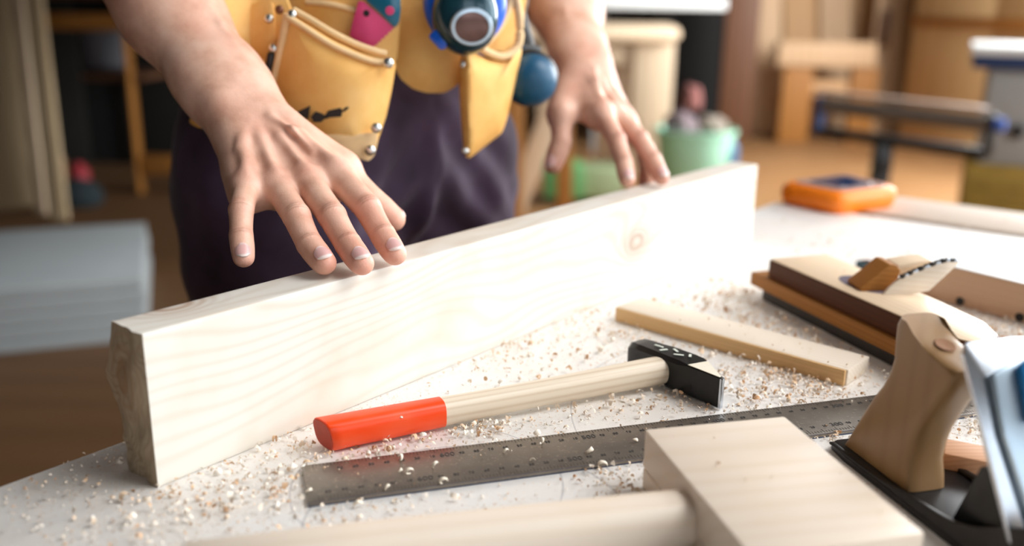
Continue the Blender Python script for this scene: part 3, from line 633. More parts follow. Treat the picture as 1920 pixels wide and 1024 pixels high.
# ------------------------------------------------------------------ the craftsman (continuous surfaces grown from a distance field)
import openvdb
class Field:
    def __init__(s, lo, hi, h):
        s.lo = np.array(lo, float); s.h = h; s.n = np.ceil((np.array(hi)-s.lo)/h).astype(int)+1
        s.a = np.full(s.n, 0.05, np.float32)
    def sub(s, lo, hi):
        i0 = np.clip(np.floor((lo-s.lo)/s.h).astype(int), 0, s.n-1); i1 = np.clip(np.ceil((hi-s.lo)/s.h).astype(int)+1, 1, s.n)
        sl = tuple(slice(a, b_) for a, b_ in zip(i0, i1))
        g = [(np.arange(sl[k].start, sl[k].stop)*s.h+s.lo[k]).astype(np.float32) for k in range(3)]
        return sl, g[0][:, None, None], g[1][None, :, None], g[2][None, None, :]
    @staticmethod
    def cone(X, Y, Z, a, b_, r1, r2, flat=None, f=1.0, bulge=0.0):
        a = np.array(a, float); d = np.array(b_, float)-a; L2 = max(d@d, 1e-12)
        px, py, pz = X-a[0], Y-a[1], Z-a[2]
        t_ = np.clip((px*d[0]+py*d[1]+pz*d[2])/L2, 0, 1)
        qx, qy, qz = px-t_*d[0], py-t_*d[1], pz-t_*d[2]
        if flat is not None:
            n_ = np.array(flat, float); n_ = n_/np.linalg.norm(n_); c = (qx*n_[0]+qy*n_[1]+qz*n_[2])
            q2 = qx*qx+qy*qy+qz*qz + c*c*(1/f**2-1)
            return (np.sqrt(q2)-(r1+(r2-r1)*t_+bulge*np.sin(np.pi*t_)))*min(1.0, (1+f)/2), t_
        return np.sqrt(qx*qx+qy*qy+qz*qz)-(r1+(r2-r1)*t_+bulge*np.sin(np.pi*t_)), t_
    def add(s, a, b_, r1, r2, k=0.004, flat=None, f=1.0, bulge=0.0, sub=False):
        a = np.array(a, float); b_ = np.array(b_, float); R = max(r1, r2)/min(f, 1.0)+abs(bulge)+k*2+0.004
        lo = np.minimum(a, b_)-R; hi = np.maximum(a, b_)+R
        sl, X, Y, Z = s.sub(lo, hi)
        if min(s.a[sl].shape) == 0: return
        d, _ = s.cone(X, Y, Z, a, b_, r1, r2, flat, f, bulge); d = d.astype(np.float32); o = s.a[sl]
        if sub:
            h = np.clip(0.5-0.5*(o+d)/k, 0, 1); s.a[sl] = o*(1-h)+(-d)*h+k*h*(1-h)
        else:
            h = np.maximum(k-np.abs(o-d), 0)/k; s.a[sl] = np.minimum(o, d)-h*h*k*0.25
    def merge(s, other, k):
        o = s.a; d = other.a; h = np.maximum(k-np.abs(o-d), 0)/k; s.a = np.minimum(o, d)-h*h*k*0.25
    def smooth(s, it=1):
        for _ in range(it):
            for ax in range(3):
                s.a = (np.roll(s.a, 1, ax)+2*s.a+np.roll(s.a, -1, ax))*0.25
    def mesh(s):
        g = openvdb.FloatGrid(); g.copyFromArray(np.ascontiguousarray(s.a)); g.background = 0.05
        p, q = g.convertToQuads(0.0); p = p*s.h+s.lo
        return p, q
def mesh_from(name, parts):
    V = []; F = []; off = 0
    for p, q in parts: V.append(p); F.append(q.astype(np.int64)+off); off += len(p)
    V = np.vstack(V); F = np.vstack(F)
    me = bpy.data.meshes.new(name); me.vertices.add(len(V)); me.vertices.foreach_set('co', V.astype(np.float32).ravel())
    me.loops.add(len(F)*4); me.loops.foreach_set('vertex_index', F[:, ::-1].ravel().astype(np.int32))
    me.polygons.add(len(F)); me.polygons.foreach_set('loop_start', np.arange(len(F), dtype=np.int32)*4)
    me.update(calc_edges=True); me.validate()
    for a in (me.polygons,): a.foreach_set('use_smooth', [True]*len(me.polygons))
    return me, V
def N_(v): v = np.array(v, float); return v/np.linalg.norm(v)
def A_(v): return np.array(v, float)

WR = A_((-0.1905, 0.6880, 0.1840))     # replaced below by the posed wrist
def finger(lo, hi, h, chain, radii, dors, creases):
    """one finger in a field of its own: joints from knuckle to fingertip, slight joint swellings, dorsal creases"""
    F = Field(lo, hi, h)
    for i in range(3):
        a, c = chain[i], chain[i+1]; r1, r2 = radii[i], radii[i+1]
        F.add(a, c, r1, r2, 0.0010, bulge=-0.0005 if i < 2 else 0.0004, flat=dors, f=0.93)
        ax = N_(c-a); pd = dors-ax*(dors@ax); pd = N_(pd)
        # soft pad beneath each bone
        F.add(a*0.72+c*0.28-pd*0.0022, a*0.22+c*0.78-pd*0.0022, r1*0.86, r2*0.88, 0.0015)
    for i in (1, 2):
        F.add(chain[i]+dors*0.0010, chain[i]+dors*0.0010, radii[i]*0.94, radii[i]*0.94, 0.0010)
    return F
def skin_attrs(me, V, flush_pts, crease_segs):
    fl = np.zeros(len(V), np.float32); cr = np.zeros(len(V), np.float32)
    for p, r, s_ in flush_pts: fl = np.maximum(fl, s_*np.exp(-(((V-p)**2).sum(1))/(r*r)))
    for p, ax, dn, half, wd in crease_segs:
        q = V-p; al = q@ax; ds = q@dn; lat = q-np.outer(al, ax)-np.outer(ds, dn); la = np.sqrt((lat**2).sum(1))
        cr = np.maximum(cr, np.exp(-(al/wd)**2)*np.clip((ds-0.001)/0.003, 0, 1)*np.exp(-(la/half)**4))
    for n_, v_ in (('flush', fl), ('crease', cr)):
        at_ = me.attributes.new(n_, 'FLOAT', 'POINT'); at_.data.foreach_set('value', v_)
    return cr
def make_hand(fing, radii, wrist, elbow, thumb, thr, dors, h, wr_r, el_r, mid_r, tend=True, lat=None):
    """fing = list of 4 chains [mcp, pip, dip, tip]; index first"""
    allp = np.array([p for c in fing for p in c]+[wrist, elbow]+list(thumb)); lo = allp.min(0)-0.075; hi = allp.max(0)+0.075
    H = Field(lo, hi, h); ax = N_(fing[1][0]-wrist)
    side = N_(np.cross(dors, ax))
    if side @ (fing[0][0]-fing[3][0]) < 0: side = -side          # towards the index side
    # metacarpals and palm
    for i, c in enumerate(fing):
        off = (1.5-i)*0.0095
        w0 = wrist+side*off+ax*0.004-dors*0.001
        m = c[0]-dors*0.0075
        H.add(w0-dors*0.002, m, 0.0150 if i in (1, 2) else 0.0135, radii[i][0]*1.02+0.0012, 0.012)
        H.add(w0*0.4+m*0.6-dors*0.010, m-dors*0.006, 0.011, 0.009, 0.010)
    for i in range(3):                                         # webs between the knuckles
        a = fing[i][0]*0.88+fing[i][1]*0.12; c = fing[i+1][0]*0.88+fing[i+1][1]*0.12
        H.add(a-dors*0.009, c-dors*0.009, 0.0068, 0.0068, 0.006)
    # thenar mass and hypothenar mass
    H.add(wrist+side*0.010-dors*0.010, thumb[1], 0.0140, thr[1]*1.12, 0.012)
    H.add(thumb[0], thumb[1], thr[0], thr[1], 0.010)
    H.add(thumb[1]*0.65+wrist*0.35-dors*0.004, fing[0][0]-dors*0.012, 0.0085, 0.0080, 0.014)
    H.add(wrist-side*0.014-dors*0.010, fing[3][0]-dors*0.011, 0.0130, 0.0090, 0.012)
    # forearm
    mid = wrist*0.45+elbow*0.55; fdir = N_(elbow-wrist); fd = N_(dors-fdir*(dors@fdir))
    H.add(wrist+fdir*-0.004, wrist+fdir*0.05, wr_r, wr_r*1.06, 0.010, flat=fd, f=0.74)
    H.add(wrist+fdir*0.04, mid, wr_r*1.04, mid_r, 0.020, flat=fd, f=0.84)
    H.add(mid, elbow, mid_r, el_r, 0.03, flat=fd, f=0.92, bulge=0.002)
    sd = N_(np.cross(fd, fdir)); sd = sd if sd@side > 0 else -sd
    H.add(mid+sd*0.005+fd*0.004, wrist+fdir*0.10+sd*0.003, mid_r*0.82, wr_r*0.82, 0.018)        # brachioradialis bulk
    H.add(wrist-sd*(wr_r*0.50)+fdir*0.016+fd*0.0095, wrist-sd*(wr_r*0.52)+fdir*0.026+fd*0.0090, 0.0112, 0.0105, 0.008)   # ulna head
    H.add(wrist+sd*(wr_r*0.45)+fdir*0.010+fd*0.004, wrist+sd*(wr_r*0.5)+fdir*0.03+fd*0.003, 0.012, 0.012, 0.01)
    H.add(wrist-sd*(wr_r*0.50)+fdir*0.010+fd*0.0060, wrist*0.45+fing[3][0]*0.55-dors*0.0035-side*0.001, 0.0125, 0.0098, 0.012)
    if tend:
        for i, c in enumerate(fing):                             # knuckle heads and extensor tendons
            H.add(c[0]-dors*0.0018, c[0]-dors*0.0018, 0.0080, 0.0080, 0.007)
            a0 = wrist+side*(1.5-i)*0.0055+dors*(wr_r*0.36); k0 = c[0]+dors*0.0052
            m_ = (a0+k0)/2+dors*0.0016
            H.add(a0, m_, 0.0016, 0.0022, 0.006); H.add(m_, k0-(k0-m_)*0.1, 0.0022, 0.0026, 0.006)
        # hollows between the tendons close to the wrist, and veins
        for i in range(2):
            a = (fing[i][0]+fing[i+1][0])/2; c = a*0.65+wrist*0.35+dors*0.0125; e = a*0.88+wrist*0.12+dors*0.0085
            H.add(c*0.7+e*0.3, e, 0.0020, 0.0022, 0.007, sub=True)
        vr = [wrist+side*0.012+dors*0.014+ax*0.004, wrist+side*0.004+dors*0.0165+ax*0.022, wrist+side*0.010+dors*0.0165+ax*0.042, fing[0][0]*0.6+fing[1][0]*0.4-ax*0.018+dors*0.0075]
        vr2 = [wrist-side*0.004+dors*0.0150+ax*0.012, fing[2][0]*0.5+fing[3][0]*0.5-ax*0.030+dors*0.009, fing[2][0]*0.5+fing[3][0]*0.5-ax*0.010+dors*0.0055]
        for vv_ in (vr, vr2):
            for a, c in zip(vv_[:-1], vv_[1:]): H.add(a-dors*0.0008, c-dors*0.0006, 0.0012, 0.0013, 0.005)
        fv = [wrist+fdir*0.03+fd*wr_r*0.66+sd*0.012, wrist+fdir*0.08+fd*wr_r*0.80+sd*0.016, wrist+fdir*0.13+fd*wr_r*0.86+sd*0.008, wrist+fdir*0.19+fd*wr_r*0.95+sd*0.014]
        for a, c in zip(fv[:-1], fv[1:]): H.add(a, c, 0.0022, 0.0022, 0.006)
    # fingers, joined pairwise with little blending so that they stay apart
    G = None
    for c, r in zip(fing, radii):
        dn = N_(dors*0.8+N_(np.cross(np.cross(c[1]-c[0], dors), c[1]-c[0]))*0.2)
        f_ = finger(lo, hi, h, [c[0]-dors*0.004, c[1]-dors*0.001, c[2], c[3]], r, dn, None)
        if G is None: G = f_
        else: G.merge(f_, 0.0015)
    H.merge(G, 0.0050); del G
    T = Field(lo, hi, h)
    T.add(thumb[1], thumb[2], thr[1], thr[2], 0.001, bulge=-0.0006); T.add(thumb[2], thumb[3], thr[2], thr[3], 0.001, bulge=0.0006)
    H.merge(T, 0.006); del T
    H.smooth(2)
    return H
def dorsal(a, b_, w, c):
    n_ = N_(np.cross(c-w, a-w)); return n_

MC_ = Vector((-0.172, 0.975, 0)); UR = -BU                       # the man's middle and his right-hand direction
FCE = Vector((BU.y, -BU.x, 0))                                    # he faces the beam
man = empty('person', (MC_.x, MC_.y, FZ), 'person in dark purple trousers leaning with both hands on the timber', 'person')
# right hand (palm down, fingertips on the beam, little finger and thumb off it)
fR = [[A_((-0.1243, 0.6457, 0.1424)), A_((-0.0988, 0.6144, 0.1224)), A_((-0.0866, 0.5973, 0.1071)), A_((-0.0766, 0.5812, 0.0985))],
      [A_((-0.1432, 0.6346, 0.1388)), A_((-0.1200, 0.5982, 0.1201)), A_((-0.1060, 0.5758, 0.1059)), A_((-0.0945, 0.5575, 0.0985))],
      [A_((-0.1632, 0.6277, 0.1371)), A_((-0.1423, 0.5924, 0.1211)), A_((-0.1303, 0.5734, 0.1061)), A_((-0.1180, 0.5571, 0.0985))],
      [A_((-0.1826, 0.6224, 0.1371)), A_((-0.1773, 0.5884, 0.1256)), A_((-0.1740, 0.5736, 0.1110)), A_((-0.1700, 0.5625, 0.1000))]]
rR = [[.0108, .0097, .0087, .0079], [.0108, .0098, .0088, .0080], [.0102, .0095, .0086, .0079], [.0092, .0083, .0076, .0070]]
dR = N_((0.13, -0.445, 0.886)); wR = A_((-0.1948, 0.6855, 0.1700)); eR = A_((-0.3369, 0.8183, 0.3045))
tR = [A_((-0.1681, 0.6800, 0.1640)), A_((-0.1285, 0.6816, 0.1361)), A_((-0.1046, 0.6697, 0.1150)), A_((-0.0880, 0.6640, 0.1027))]
HR = make_hand(fR, rR, wR, eR, tR, [.0150, .0120, .0105, .0090], dR, 0.00105, 0.0295, 0.0375, 0.0335)
pR = HR.mesh(); del HR
fL = [[A_((0.0883, 0.9329, 0.1579)), A_((0.1004, 0.8985, 0.1314)), A_((0.1059, 0.8800, 0.1126)), A_((0.1078, 0.8636, 0.0985))],
      [A_((0.1016, 0.9470, 0.1566)), A_((0.1250, 0.9158, 0.1304)), A_((0.1361, 0.8942, 0.1128)), A_((0.1423, 0.8777, 0.0985))],
      [A_((0.1140, 0.9630, 0.1510)), A_((0.1370, 0.9480, 0.1150)), A_((0.1420, 0.9350, 0.0900)), A_((0.1400, 0.9220, 0.0750))],
      [A_((0.1200, 0.9780, 0.1430)), A_((0.1370, 0.9720, 0.1130)), A_((0.1400, 0.9600, 0.0920)), A_((0.1370, 0.9480, 0.0800))]]
dL = N_((0.20, -0.36, 0.91)); wL = A_((0.0748, 1.0066, 0.1890)); eL = A_((0.0466, 1.2179, 0.3013))
tL = [A_(atd(1066, 165, 0.985)), A_(atd(1052, 214, 0.945)), A_(atd(1053, 266, 0.930)), A_(atd(1037, 309, 0.922))]
HL_ = make_hand(fL, rR, wL, eL, tL, [.0150, .0122, .0108, .0094], dL, 0.0016, 0.0280, 0.0400, 0.0370)
pL = HL_.mesh(); del HL_
# torso, neck, head, upper arms
def V3(c, r=0.0, f=0.0, z=0.0): q = MC_ + UR*r + FCE*f; return A_((q.x, q.y, z))
shR, shL = V3(0, 0.175, 0.03, 0.585), V3(0, -0.175, 0.03, 0.585)
T = Field((-0.75, 0.45, -0.83), (0.45, 1.50, 1.06), 0.0065)
fd_ = A_(FCE)
T.add(V3(0, 0, 0, 0.16), V3(0, 0, 0.01, 0.34), 0.115, 0.105, 0.03, flat=fd_, f=0.75)
T.add(V3(0, 0.05, 0.01, 0.34), V3(0, 0.08, 0.03, 0.52), 0.10, 0.10, 0.04); T.add(V3(0, -0.05, 0.01, 0.34), V3(0, -0.08, 0.03, 0.52), 0.10, 0.10, 0.04)
T.add(shR, shL, 0.055, 0.055, 0.05)
T.add(V3(0, 0, 0.045, 0.58), V3(0, 0, 0.085, 0.72), 0.060, 0.055, 0.03)
hd = V3(0, 0, 0.125, 0.845)
T.add(V3(0, 0, 0.115, 0.885), V3(0, 0, 0.115, 0.86), 0.082, 0.080, 0.02); T.add(V3(0, 0, 0.13, 0.83), V3(0, 0, 0.165, 0.765), 0.066, 0.038, 0.03)
T.add(V3(0, 0, 0.205, 0.850), V3(0, 0, 0.222, 0.818), 0.008, 0.012, 0.012)                                       # nose
T.add(V3(0, 0.028, 0.194, 0.868), V3(0, 0.034, 0.192, 0.868), 0.012, 0.012, 0.012, sub=True); T.add(V3(0, -0.028, 0.194, 0.868), V3(0, -0.034, 0.192, 0.868), 0.012, 0.012, 0.012, sub=True)
T.add(V3(0, 0.022, 0.200, 0.788), V3(0, -0.022, 0.200, 0.788), 0.007, 0.007, 0.006)                              # mouth
for s_ in (1, -1): T.add(V3(0, 0.080*s_, 0.105, 0.865), V3(0, 0.082*s_, 0.100, 0.830), 0.013, 0.008, 0.006)        # ears
T.add(shR, A_(eR), 0.058, 0.044, 0.02); T.add(shL, A_(eL), 0.058, 0.044, 0.02)
for hip, kn_, an in ((V3(0, .09, 0, .05), V3(0, .11, .02, -.33), V3(0, .12, -.04, -.72)), (V3(0, -.09, 0, .05), V3(0, -.12, .03, -.33), V3(0, -.13, -.03, -.72))):
    T.add(hip, kn_, 0.075, 0.052, 0.02); T.add(kn_, an, 0.050, 0.036, 0.02)
pT = T.mesh(); del T
me, V = mesh_from('body', [pR, pL, pT]); me.materials.append(M['skin'])
fl = []; cs = []
for fing in (fR, fL):
    for c in fing:
        fl += [(c[3], 0.008, 0.55), (c[1], 0.008, 0.32), (c[2], 0.007, 0.18), (c[0], 0.011, 0.32)]
        for jn, a, sp, st in ((1, 0, 0.0021, 3), (2, 1, 0.0016, 2)):
            ax = N_(c[jn+1]-c[jn-1]); d_ = (dR if fing is fR else dL); dn = N_(d_-ax*(d_@ax))
            for q in range(st): cs.append((c[jn]+ax*(q-(st-1)/2)*sp, ax, dn, 0.0065, 0.00050))
fl += [(tR[3], 0.010, 0.5), (tL[3], 0.012, 0.5), (wR+A_((0, 0, 0.0)), 0.03, 0.10)]
cr = skin_attrs(me, V, fl, cs)
nr = np.empty(len(V)*3, np.float32); me.vertices.foreach_get('normal', nr); nr = nr.reshape(-1, 3)
V2 = V - nr*(cr[:, None]*0.00045); me.vertices.foreach_set('co', V2.astype(np.float32).ravel()); me.update()
body = bpy.data.objects.new('body', me); COL.objects.link(body); body.parent = man; body.matrix_parent_inverse = man.matrix_basis.inverted()
def nail(tip, dip, dors, r, wd, ln, name='fingernail'):
    ax = N_(tip-dip); dn = N_(dors-ax*(dors@ax)); lat = np.cross(ax, dn); m_ = MB(); b_ = m_.bm; n_ = 10; G_v = []; al = []
    for lvl in (0.00055, -0.0006):
        for i in range(n_+1):
            u = i/n_; s_ = -ln*0.62+ln*u
            wf = 1.0-0.30*abs(2*u-1)**5-(0.12 if u < .3 else 0)*(1-u/.3) 
            for j in range(n_+1):
                ph = (j/n_*2-1)*wd/2/r*wf; e_ = ((j/n_*2-1)**2)*0.0016*(1 if u > .5 else -1)*abs(2*u-1)
                rr_ = r+lvl-0.0004*abs(j/n_*2-1)**3; drop = 0.00085*max(0, s_/0.003)**2*0.5
                p = tip+ax*(s_-e_)+dn*(math.cos(ph)*rr_-drop)+lat*math.sin(ph)*rr_
                G_v.append(b_.verts.new(Vector(p))); al.append(u)
    K = (n_+1)**2
    def gi_(l, i, j): return G_v[l*K+i*(n_+1)+j]
    for i in range(n_):
        for j in range(n_):
            b_.faces.new((gi_(0, i, j), gi_(0, i+1, j), gi_(0, i+1, j+1), gi_(0, i, j+1))); b_.faces.new((gi_(1, i, j), gi_(1, i, j+1), gi_(1, i+1, j+1), gi_(1, i+1, j)))
    for i in range(n_):
        for j, s_ in ((0, 1), (n_, -1)): b_.faces.new((gi_(0, i, j), gi_(1, i, j), gi_(1, i+1, j), gi_(0, i+1, j)))
        b_.faces.new((gi_(0, 0, i), gi_(0, 0, i+1), gi_(1, 0, i+1), gi_(1, 0, i))); b_.faces.new((gi_(0, n_, i), gi_(1, n_, i), gi_(1, n_, i+1), gi_(0, n_, i+1)))
    o_ = m_.build(name, M['nail'], man, 60); at_ = o_.data.attributes.new('along', 'FLOAT', 'POINT'); at_.data.foreach_set('value', al)
for fing, rad, dd_ in ((fR, rR, dR), (fL, rR, dL)):
    for c, r in zip(fing, rad): nail(c[3], c[2], dd_, r[3]+0.0002, 0.0118*r[3]/0.0079, 0.0112*r[3]/0.0079)
nail(tR[3], tR[2], N_((0.55, 0.75, 0.35)), .0092, .013, .0125); nail(tL[3], tL[2], N_((-0.5, -0.8, 0.2)), .0096, .013, .0125)
# trousers
T = Field((-0.62, 0.60, -0.79), (0.25, 1.32, 0.31), 0.0045)
T.add(V3(0, 0.055, 0.0, 0.115), V3(0, -0.055, 0.0, 0.115), 0.122, 0.122, 0.03, flat=fd_, f=0.90)
T.add(V3(0, 0.03, 0.0, 0.14), V3(0, 0.03, 0, 0.285), 0.135, 0.128, 0.03, flat=fd_, f=0.85); T.add(V3(0, -0.03, 0.0, 0.14), V3(0, -0.03, 0, 0.285), 0.135, 0.128, 0.03, flat=fd_, f=0.85)
for s_ in (1, -1):
    kn_ = V3(0, (.078 if s_ > 0 else .095)*s_, .030, -.33)
    T.add(V3(0, .094*s_, 0.008, .08), kn_, 0.110, 0.080, 0.018); T.add(kn_, V3(0, .110*s_, -.02, -.745), 0.080, 0.066, 0.02)
p_, q_ = T.mesh(); del T
me, V = mesh_from('trousers', [(p_, q_)]); me.materials.append(M['trousers'])
nr = np.empty(len(V)*3, np.float32); me.vertices.foreach_get('normal', nr); nr = nr.reshape(-1, 3)
c0_ = A_(MC_); dsp = np.empty(len(V))
for i, v_ in enumerate(V):
    q = v_-c0_; r_ = q@A_(UR); f_ = q@A_(FCE); z_ = v_[2]
    a_ = noise.noise(Vector((r_*9+z_*7, f_*9, z_*16-r_*8)))*0.009 + noise.noise(Vector((r_*22, f_*22, z_*30+r_*14)))*0.004
    cro = math.exp(-((z_-0.05)/0.12)**2)*math.exp(-(r_/0.14)**2)*max(0, f_*8)
    a_ += 0.004*cro*math.sin((z_*1.0+abs(r_)*1.1)*95) - 0.010*math.exp(-(r_/0.012)**2)*max(0, min(1, (0.16-z_)/0.1))*(1 if f_ > 0 else 0.4)
    kz = math.exp(-((z_+0.33)/0.10)**2)+math.exp(-((z_+0.68)/0.08)**2); a_ += kz*0.006*math.sin(z_*120+noise.noise(Vector((r_*10, f_*10, z_*5)))*4)
    dsp[i] = a_
V2 = V+nr*dsp[:, None]; me.vertices.foreach_set('co', V2.astype(np.float32).ravel()); me.update()
o = bpy.data.objects.new('trousers', me); COL.objects.link(o); o.parent = man; o.matrix_parent_inverse = man.matrix_basis.inverted()
# shirt with short sleeves
T = Field((-0.60, 0.55, 0.265), (0.32, 1.42, 0.72), 0.0065)
T.add(V3(0, 0.03, 0, 0.28), V3(0, 0.06, 0.03, 0.50), 0.122, 0.125, 0.03, flat=fd_, f=0.85); T.add(V3(0, -0.03, 0, 0.28), V3(0, -0.06, 0.03, 0.50), 0.122, 0.125, 0.03, flat=fd_, f=0.85)
T.add(shR, shL, 0.070, 0.070, 0.05)
for a, e in ((shR, A_(eR)), (shL, A_(eL))): T.add(a, a*0.35+e*0.65, 0.070, 0.062, 0.03)
p_, q_ = T.mesh(); del T
me, V = mesh_from('shirt', [(p_, q_)]); me.materials.append(M['shirt'])
o = bpy.data.objects.new('shirt', me); COL.objects.link(o); o.parent = man; o.matrix_parent_inverse = man.matrix_basis.inverted()
T = Field(hd-0.16, hd+0.16, 0.005); T.add(V3(0, 0, 0.100, 0.895), V3(0, 0, 0.080, 0.850), 0.090, 0.082, 0.02); T.add(V3(0, 0, 0.135, 0.93), V3(0, 0, 0.11, 0.93), 0.055, 0.05, 0.02)
p_, q_ = T.mesh(); me, V = mesh_from('hair', [(p_, q_)]); me.materials.append(M['hair'])
o = bpy.data.objects.new('hair', me); COL.objects.link(o); o.parent = man; o.matrix_parent_inverse = man.matrix_basis.inverted()
for s_ in (1, -1):
    T = Field(V3(0, .11*s_, .03, FZ)-0.22, V3(0, .11*s_, .03, FZ)+0.22, 0.006)
    T.add(V3(0, .112*s_, -.05, FZ+.045), V3(0, .118*s_, .13, FZ+.035), 0.046, 0.036, 0.02); T.add(V3(0, .111*s_, -.03, FZ+.06), V3(0, .111*s_, -.025, FZ+.11), 0.046, 0.046, 0.02)
    p_, q_ = T.mesh(); p_[:, 2] = np.maximum(p_[:, 2], FZ+0.001); me, V = mesh_from('shoe', [(p_, q_)]); me.materials.append(M['shoe'])
    o = bpy.data.objects.new('shoe', me); COL.objects.link(o); o.parent = man; o.matrix_parent_inverse = man.matrix_basis.inverted()

# ------------------------------------------------------------------ leather tool belt hanging on the hips
def panel(name, pts, Yf, th, bulge, mat, parent, rings=7, smooth=40, sub=6, edge=0.0):
    """leather piece with real thickness and a soft swell; Yf(px) gives its distance"""
    P = [Vector(p) for p in pts]; n_ = len(P); fine = []
    for i in range(n_):
        a, b_, c, d = P[i-1], P[i], P[(i+1) % n_], P[(i+2) % n_]
        for k_ in range(sub):
            t_ = k_/sub; lin_ = b_.lerp(c, t_)
            cat = 0.5*((2*b_)+(-a+c)*t_+(2*a-5*b_+4*c-d)*t_*t_+(-a+3*b_-3*c+d)*t_**3); fine.append(lin_*0.55+cat*0.45)
    cx = sum(p.x for p in fine)/len(fine); cy = sum(p.y for p in fine)/len(fine); m_ = MB(); R = []
    for i in range(rings+1):
        f_ = i/rings; rr_ = []
        for p in fine:
            q = Vector((cx+(p.x-cx)*f_, cy+(p.y-cy)*f_)) if i else Vector((cx+(p.x-cx)*0.02, cy+(p.y-cy)*0.02))
            v = atd(q.x, q.y, Yf(q.x)); v.y -= bulge*0.75*(1-f_**4); rr_.append(v)
        R.append(rr_)
    R.append([v+Vector((0, th*0.3, 0)) for v in R[-1]])
    last = R[-1]; R.append([v+Vector((0, th*0.7, 0)) for v in last])
    back = [atd(cx+(p.x-cx)*0.02, cy+(p.y-cy)*0.02, Yf(cx))+Vector((0, th, 0)) for p in fine]; R.append(back)
    m_.loft(R); return m_.build(name, mat, parent, smooth)
def curve_tube(name, pts, Yf, r, mat, parent, squash=1.0, n_=8, dy=0.0):
    P = [Vector(p) for p in pts]; fine = []
    for i in range(len(P)-1):
        a, b_, c, d = P[max(i-1, 0)], P[i], P[i+1], P[min(i+2, len(P)-1)]
        for k_ in range(6):
            t_ = k_/6; fine.append(0.5*((2*b_)+(-a+c)*t_+(2*a-5*b_+4*c-d)*t_*t_+(-a+3*b_-3*c+d)*t_**3))
    fine.append(P[-1]); m_ = MB(); m_.tube([atd(p.x, p.y, Yf(p.x))+Vector((0, dy, 0)) for p in fine], r, n_, squash); return m_.build(name, mat, parent, 60)
def rivet(px, py, Y, r=0.0042, mat=None, dish=False):
    c = atd(px, py, Y); m_ = MB(); prof_ = [(-0.002, r*0.9), (0, r), (0.0010, r*0.92), (0.0018, r*0.6), (0.0020 if not dish else 0.0012, r*0.35), (0.0020 if not dish else 0.0012, 0.0)]
    m_.lathe(prof_, c, (0.05, -1, 0.08), 20); return m_.build('rivet', mat or M['rivet'], belt, 50)
belt = empty('tool_belt', (MC_.x, MC_.y-0.02, 0.28), 'yellow leather tool belt with riveted pouches hanging on the hips', 'tool belt')
YL = lambda px: 0.790 - 0.028*math.exp(-((px-640)/150)**2) + 0.000035*max(0, 520-px)*1.2       # man's right pouch
m = MB(); rg = []
for i in range(65):                                                                            # the belt band round the waist
    a = 2*PI*i/64; ca, sa = math.cos(a), math.sin(a); q = V3(0, 0.170*ca, 0.128*sa, 0); rg.append(q)
m.loft([[Vector((q[0], q[1], 0.262)) for q in rg[:-1]], [Vector((q[0], q[1], 0.312)) for q in rg[:-1]], [Vector((MC_.x+(q[0]-MC_.x)*.975, MC_.y+(q[1]-MC_.y)*.975, 0.312)) for q in rg[:-1]], [Vector((MC_.x+(q[0]-MC_.x)*.975, MC_.y+(q[1]-MC_.y)*.975, 0.262)) for q in rg[:-1]], [Vector((q[0], q[1], 0.262)) for q in rg[:-1]]], cap=False)
m.build('waist_band', M['leather'], belt, 40)
panel('pouch_back', [(402, -40), (420, -60), (560, -60), (700, -60), (752, -30), (748, 60), (742, 112), (722, 130), (640, 120), (520, 120), (440, 110)], lambda p: YL(p)+0.030, 0.004, 0.000, M['leather'], belt)
panel('side_pocket', [(355, 228), (366, 196), (395, 140), (412, 100), (414, 10), (416, -30), (455, -36), (520, -34), (548, 30), (548, 130), (540, 200), (510, 240), (470, 262), (420, 250), (368, 238)], lambda p: YL(p)+0.012-0.045*max(0, min(1, (480-p)/100)), 0.006, 0.010, M['leather'], belt)
panel('strip_pocket', [(447, 12), (462, 8), (505, 4), (512, 14), (516, 70), (508, 130), (505, 180), (494, 176), (470, 130), (458, 70)], lambda p: YL(p)+0.004, 0.006, 0.004, M['leather'], belt)
panel('pouch_front', [(545, 30), (575, 46), (620, 74), (670, 98), (712, 113), (736, 112), (740, 124), (733, 170), (722, 220), (708, 262), (700, 292), (690, 301), (655, 290), (600, 276), (560, 262), (524, 240), (510, 200), (508, 150), (516, 110), (532, 60)], YL, 0.007, 0.016, M['leather'], belt, rings=10)
panel('bottom_band', [(560, 252), (606, 252), (660, 252), (706, 250), (702, 290), (690, 302), (655, 292), (600, 279), (560, 266)], lambda p: YL(p)-0.0095, 0.0035, 0.0012, M['leather_pale'], belt, smooth=50)
curve_tube('mouth_binding', [(548, 20), (580, 38), (620, 62), (660, 82), (696, 95), (722, 102)], YL, 0.0038, M['leather_pale'], belt, 0.8, dy=0.006)
curve_tube('mouth_binding', [(543, 32), (575, 52), (618, 80), (660, 100), (700, 114), (734, 118)], YL, 0.0033, M['leather_pale'], belt, 0.8, dy=-0.006)
curve_tube('side_binding', [(541, 26), (533, 70), (524, 112), (514, 158), (508, 190)], YL, 0.0042, M['leather_pale'], belt, 0.8, dy=-0.003)
curve_tube('mouth_binding', [(575, 4), (620, 8), (668, 20)], lambda p: YL(p)+0.028, 0.0030, M['leather_pale'], belt, 0.8)
for px, py, dy in ((504, 35, -0.001), (547, 27, -0.006), (512, 91, -0.006), (728, 118, -0.012), (705, 240, -0.014), (694, 282, -0.014), (373, 217, -0.042), (742, 3, 0.02)): rivet(px, py, YL(px)+dy, 0.0044 if px > 600 else 0.0038)
rivet(524, 18, YL(524), 0.0036, M['brown_rivet'])
m = MB(); m.bar(atd(509, 98, YL(509)-0.004), atd(502, 138, YL(509)-0.004), 0.0058, 0.006, 0.002); m.build('tool_clip', M['black'], belt)
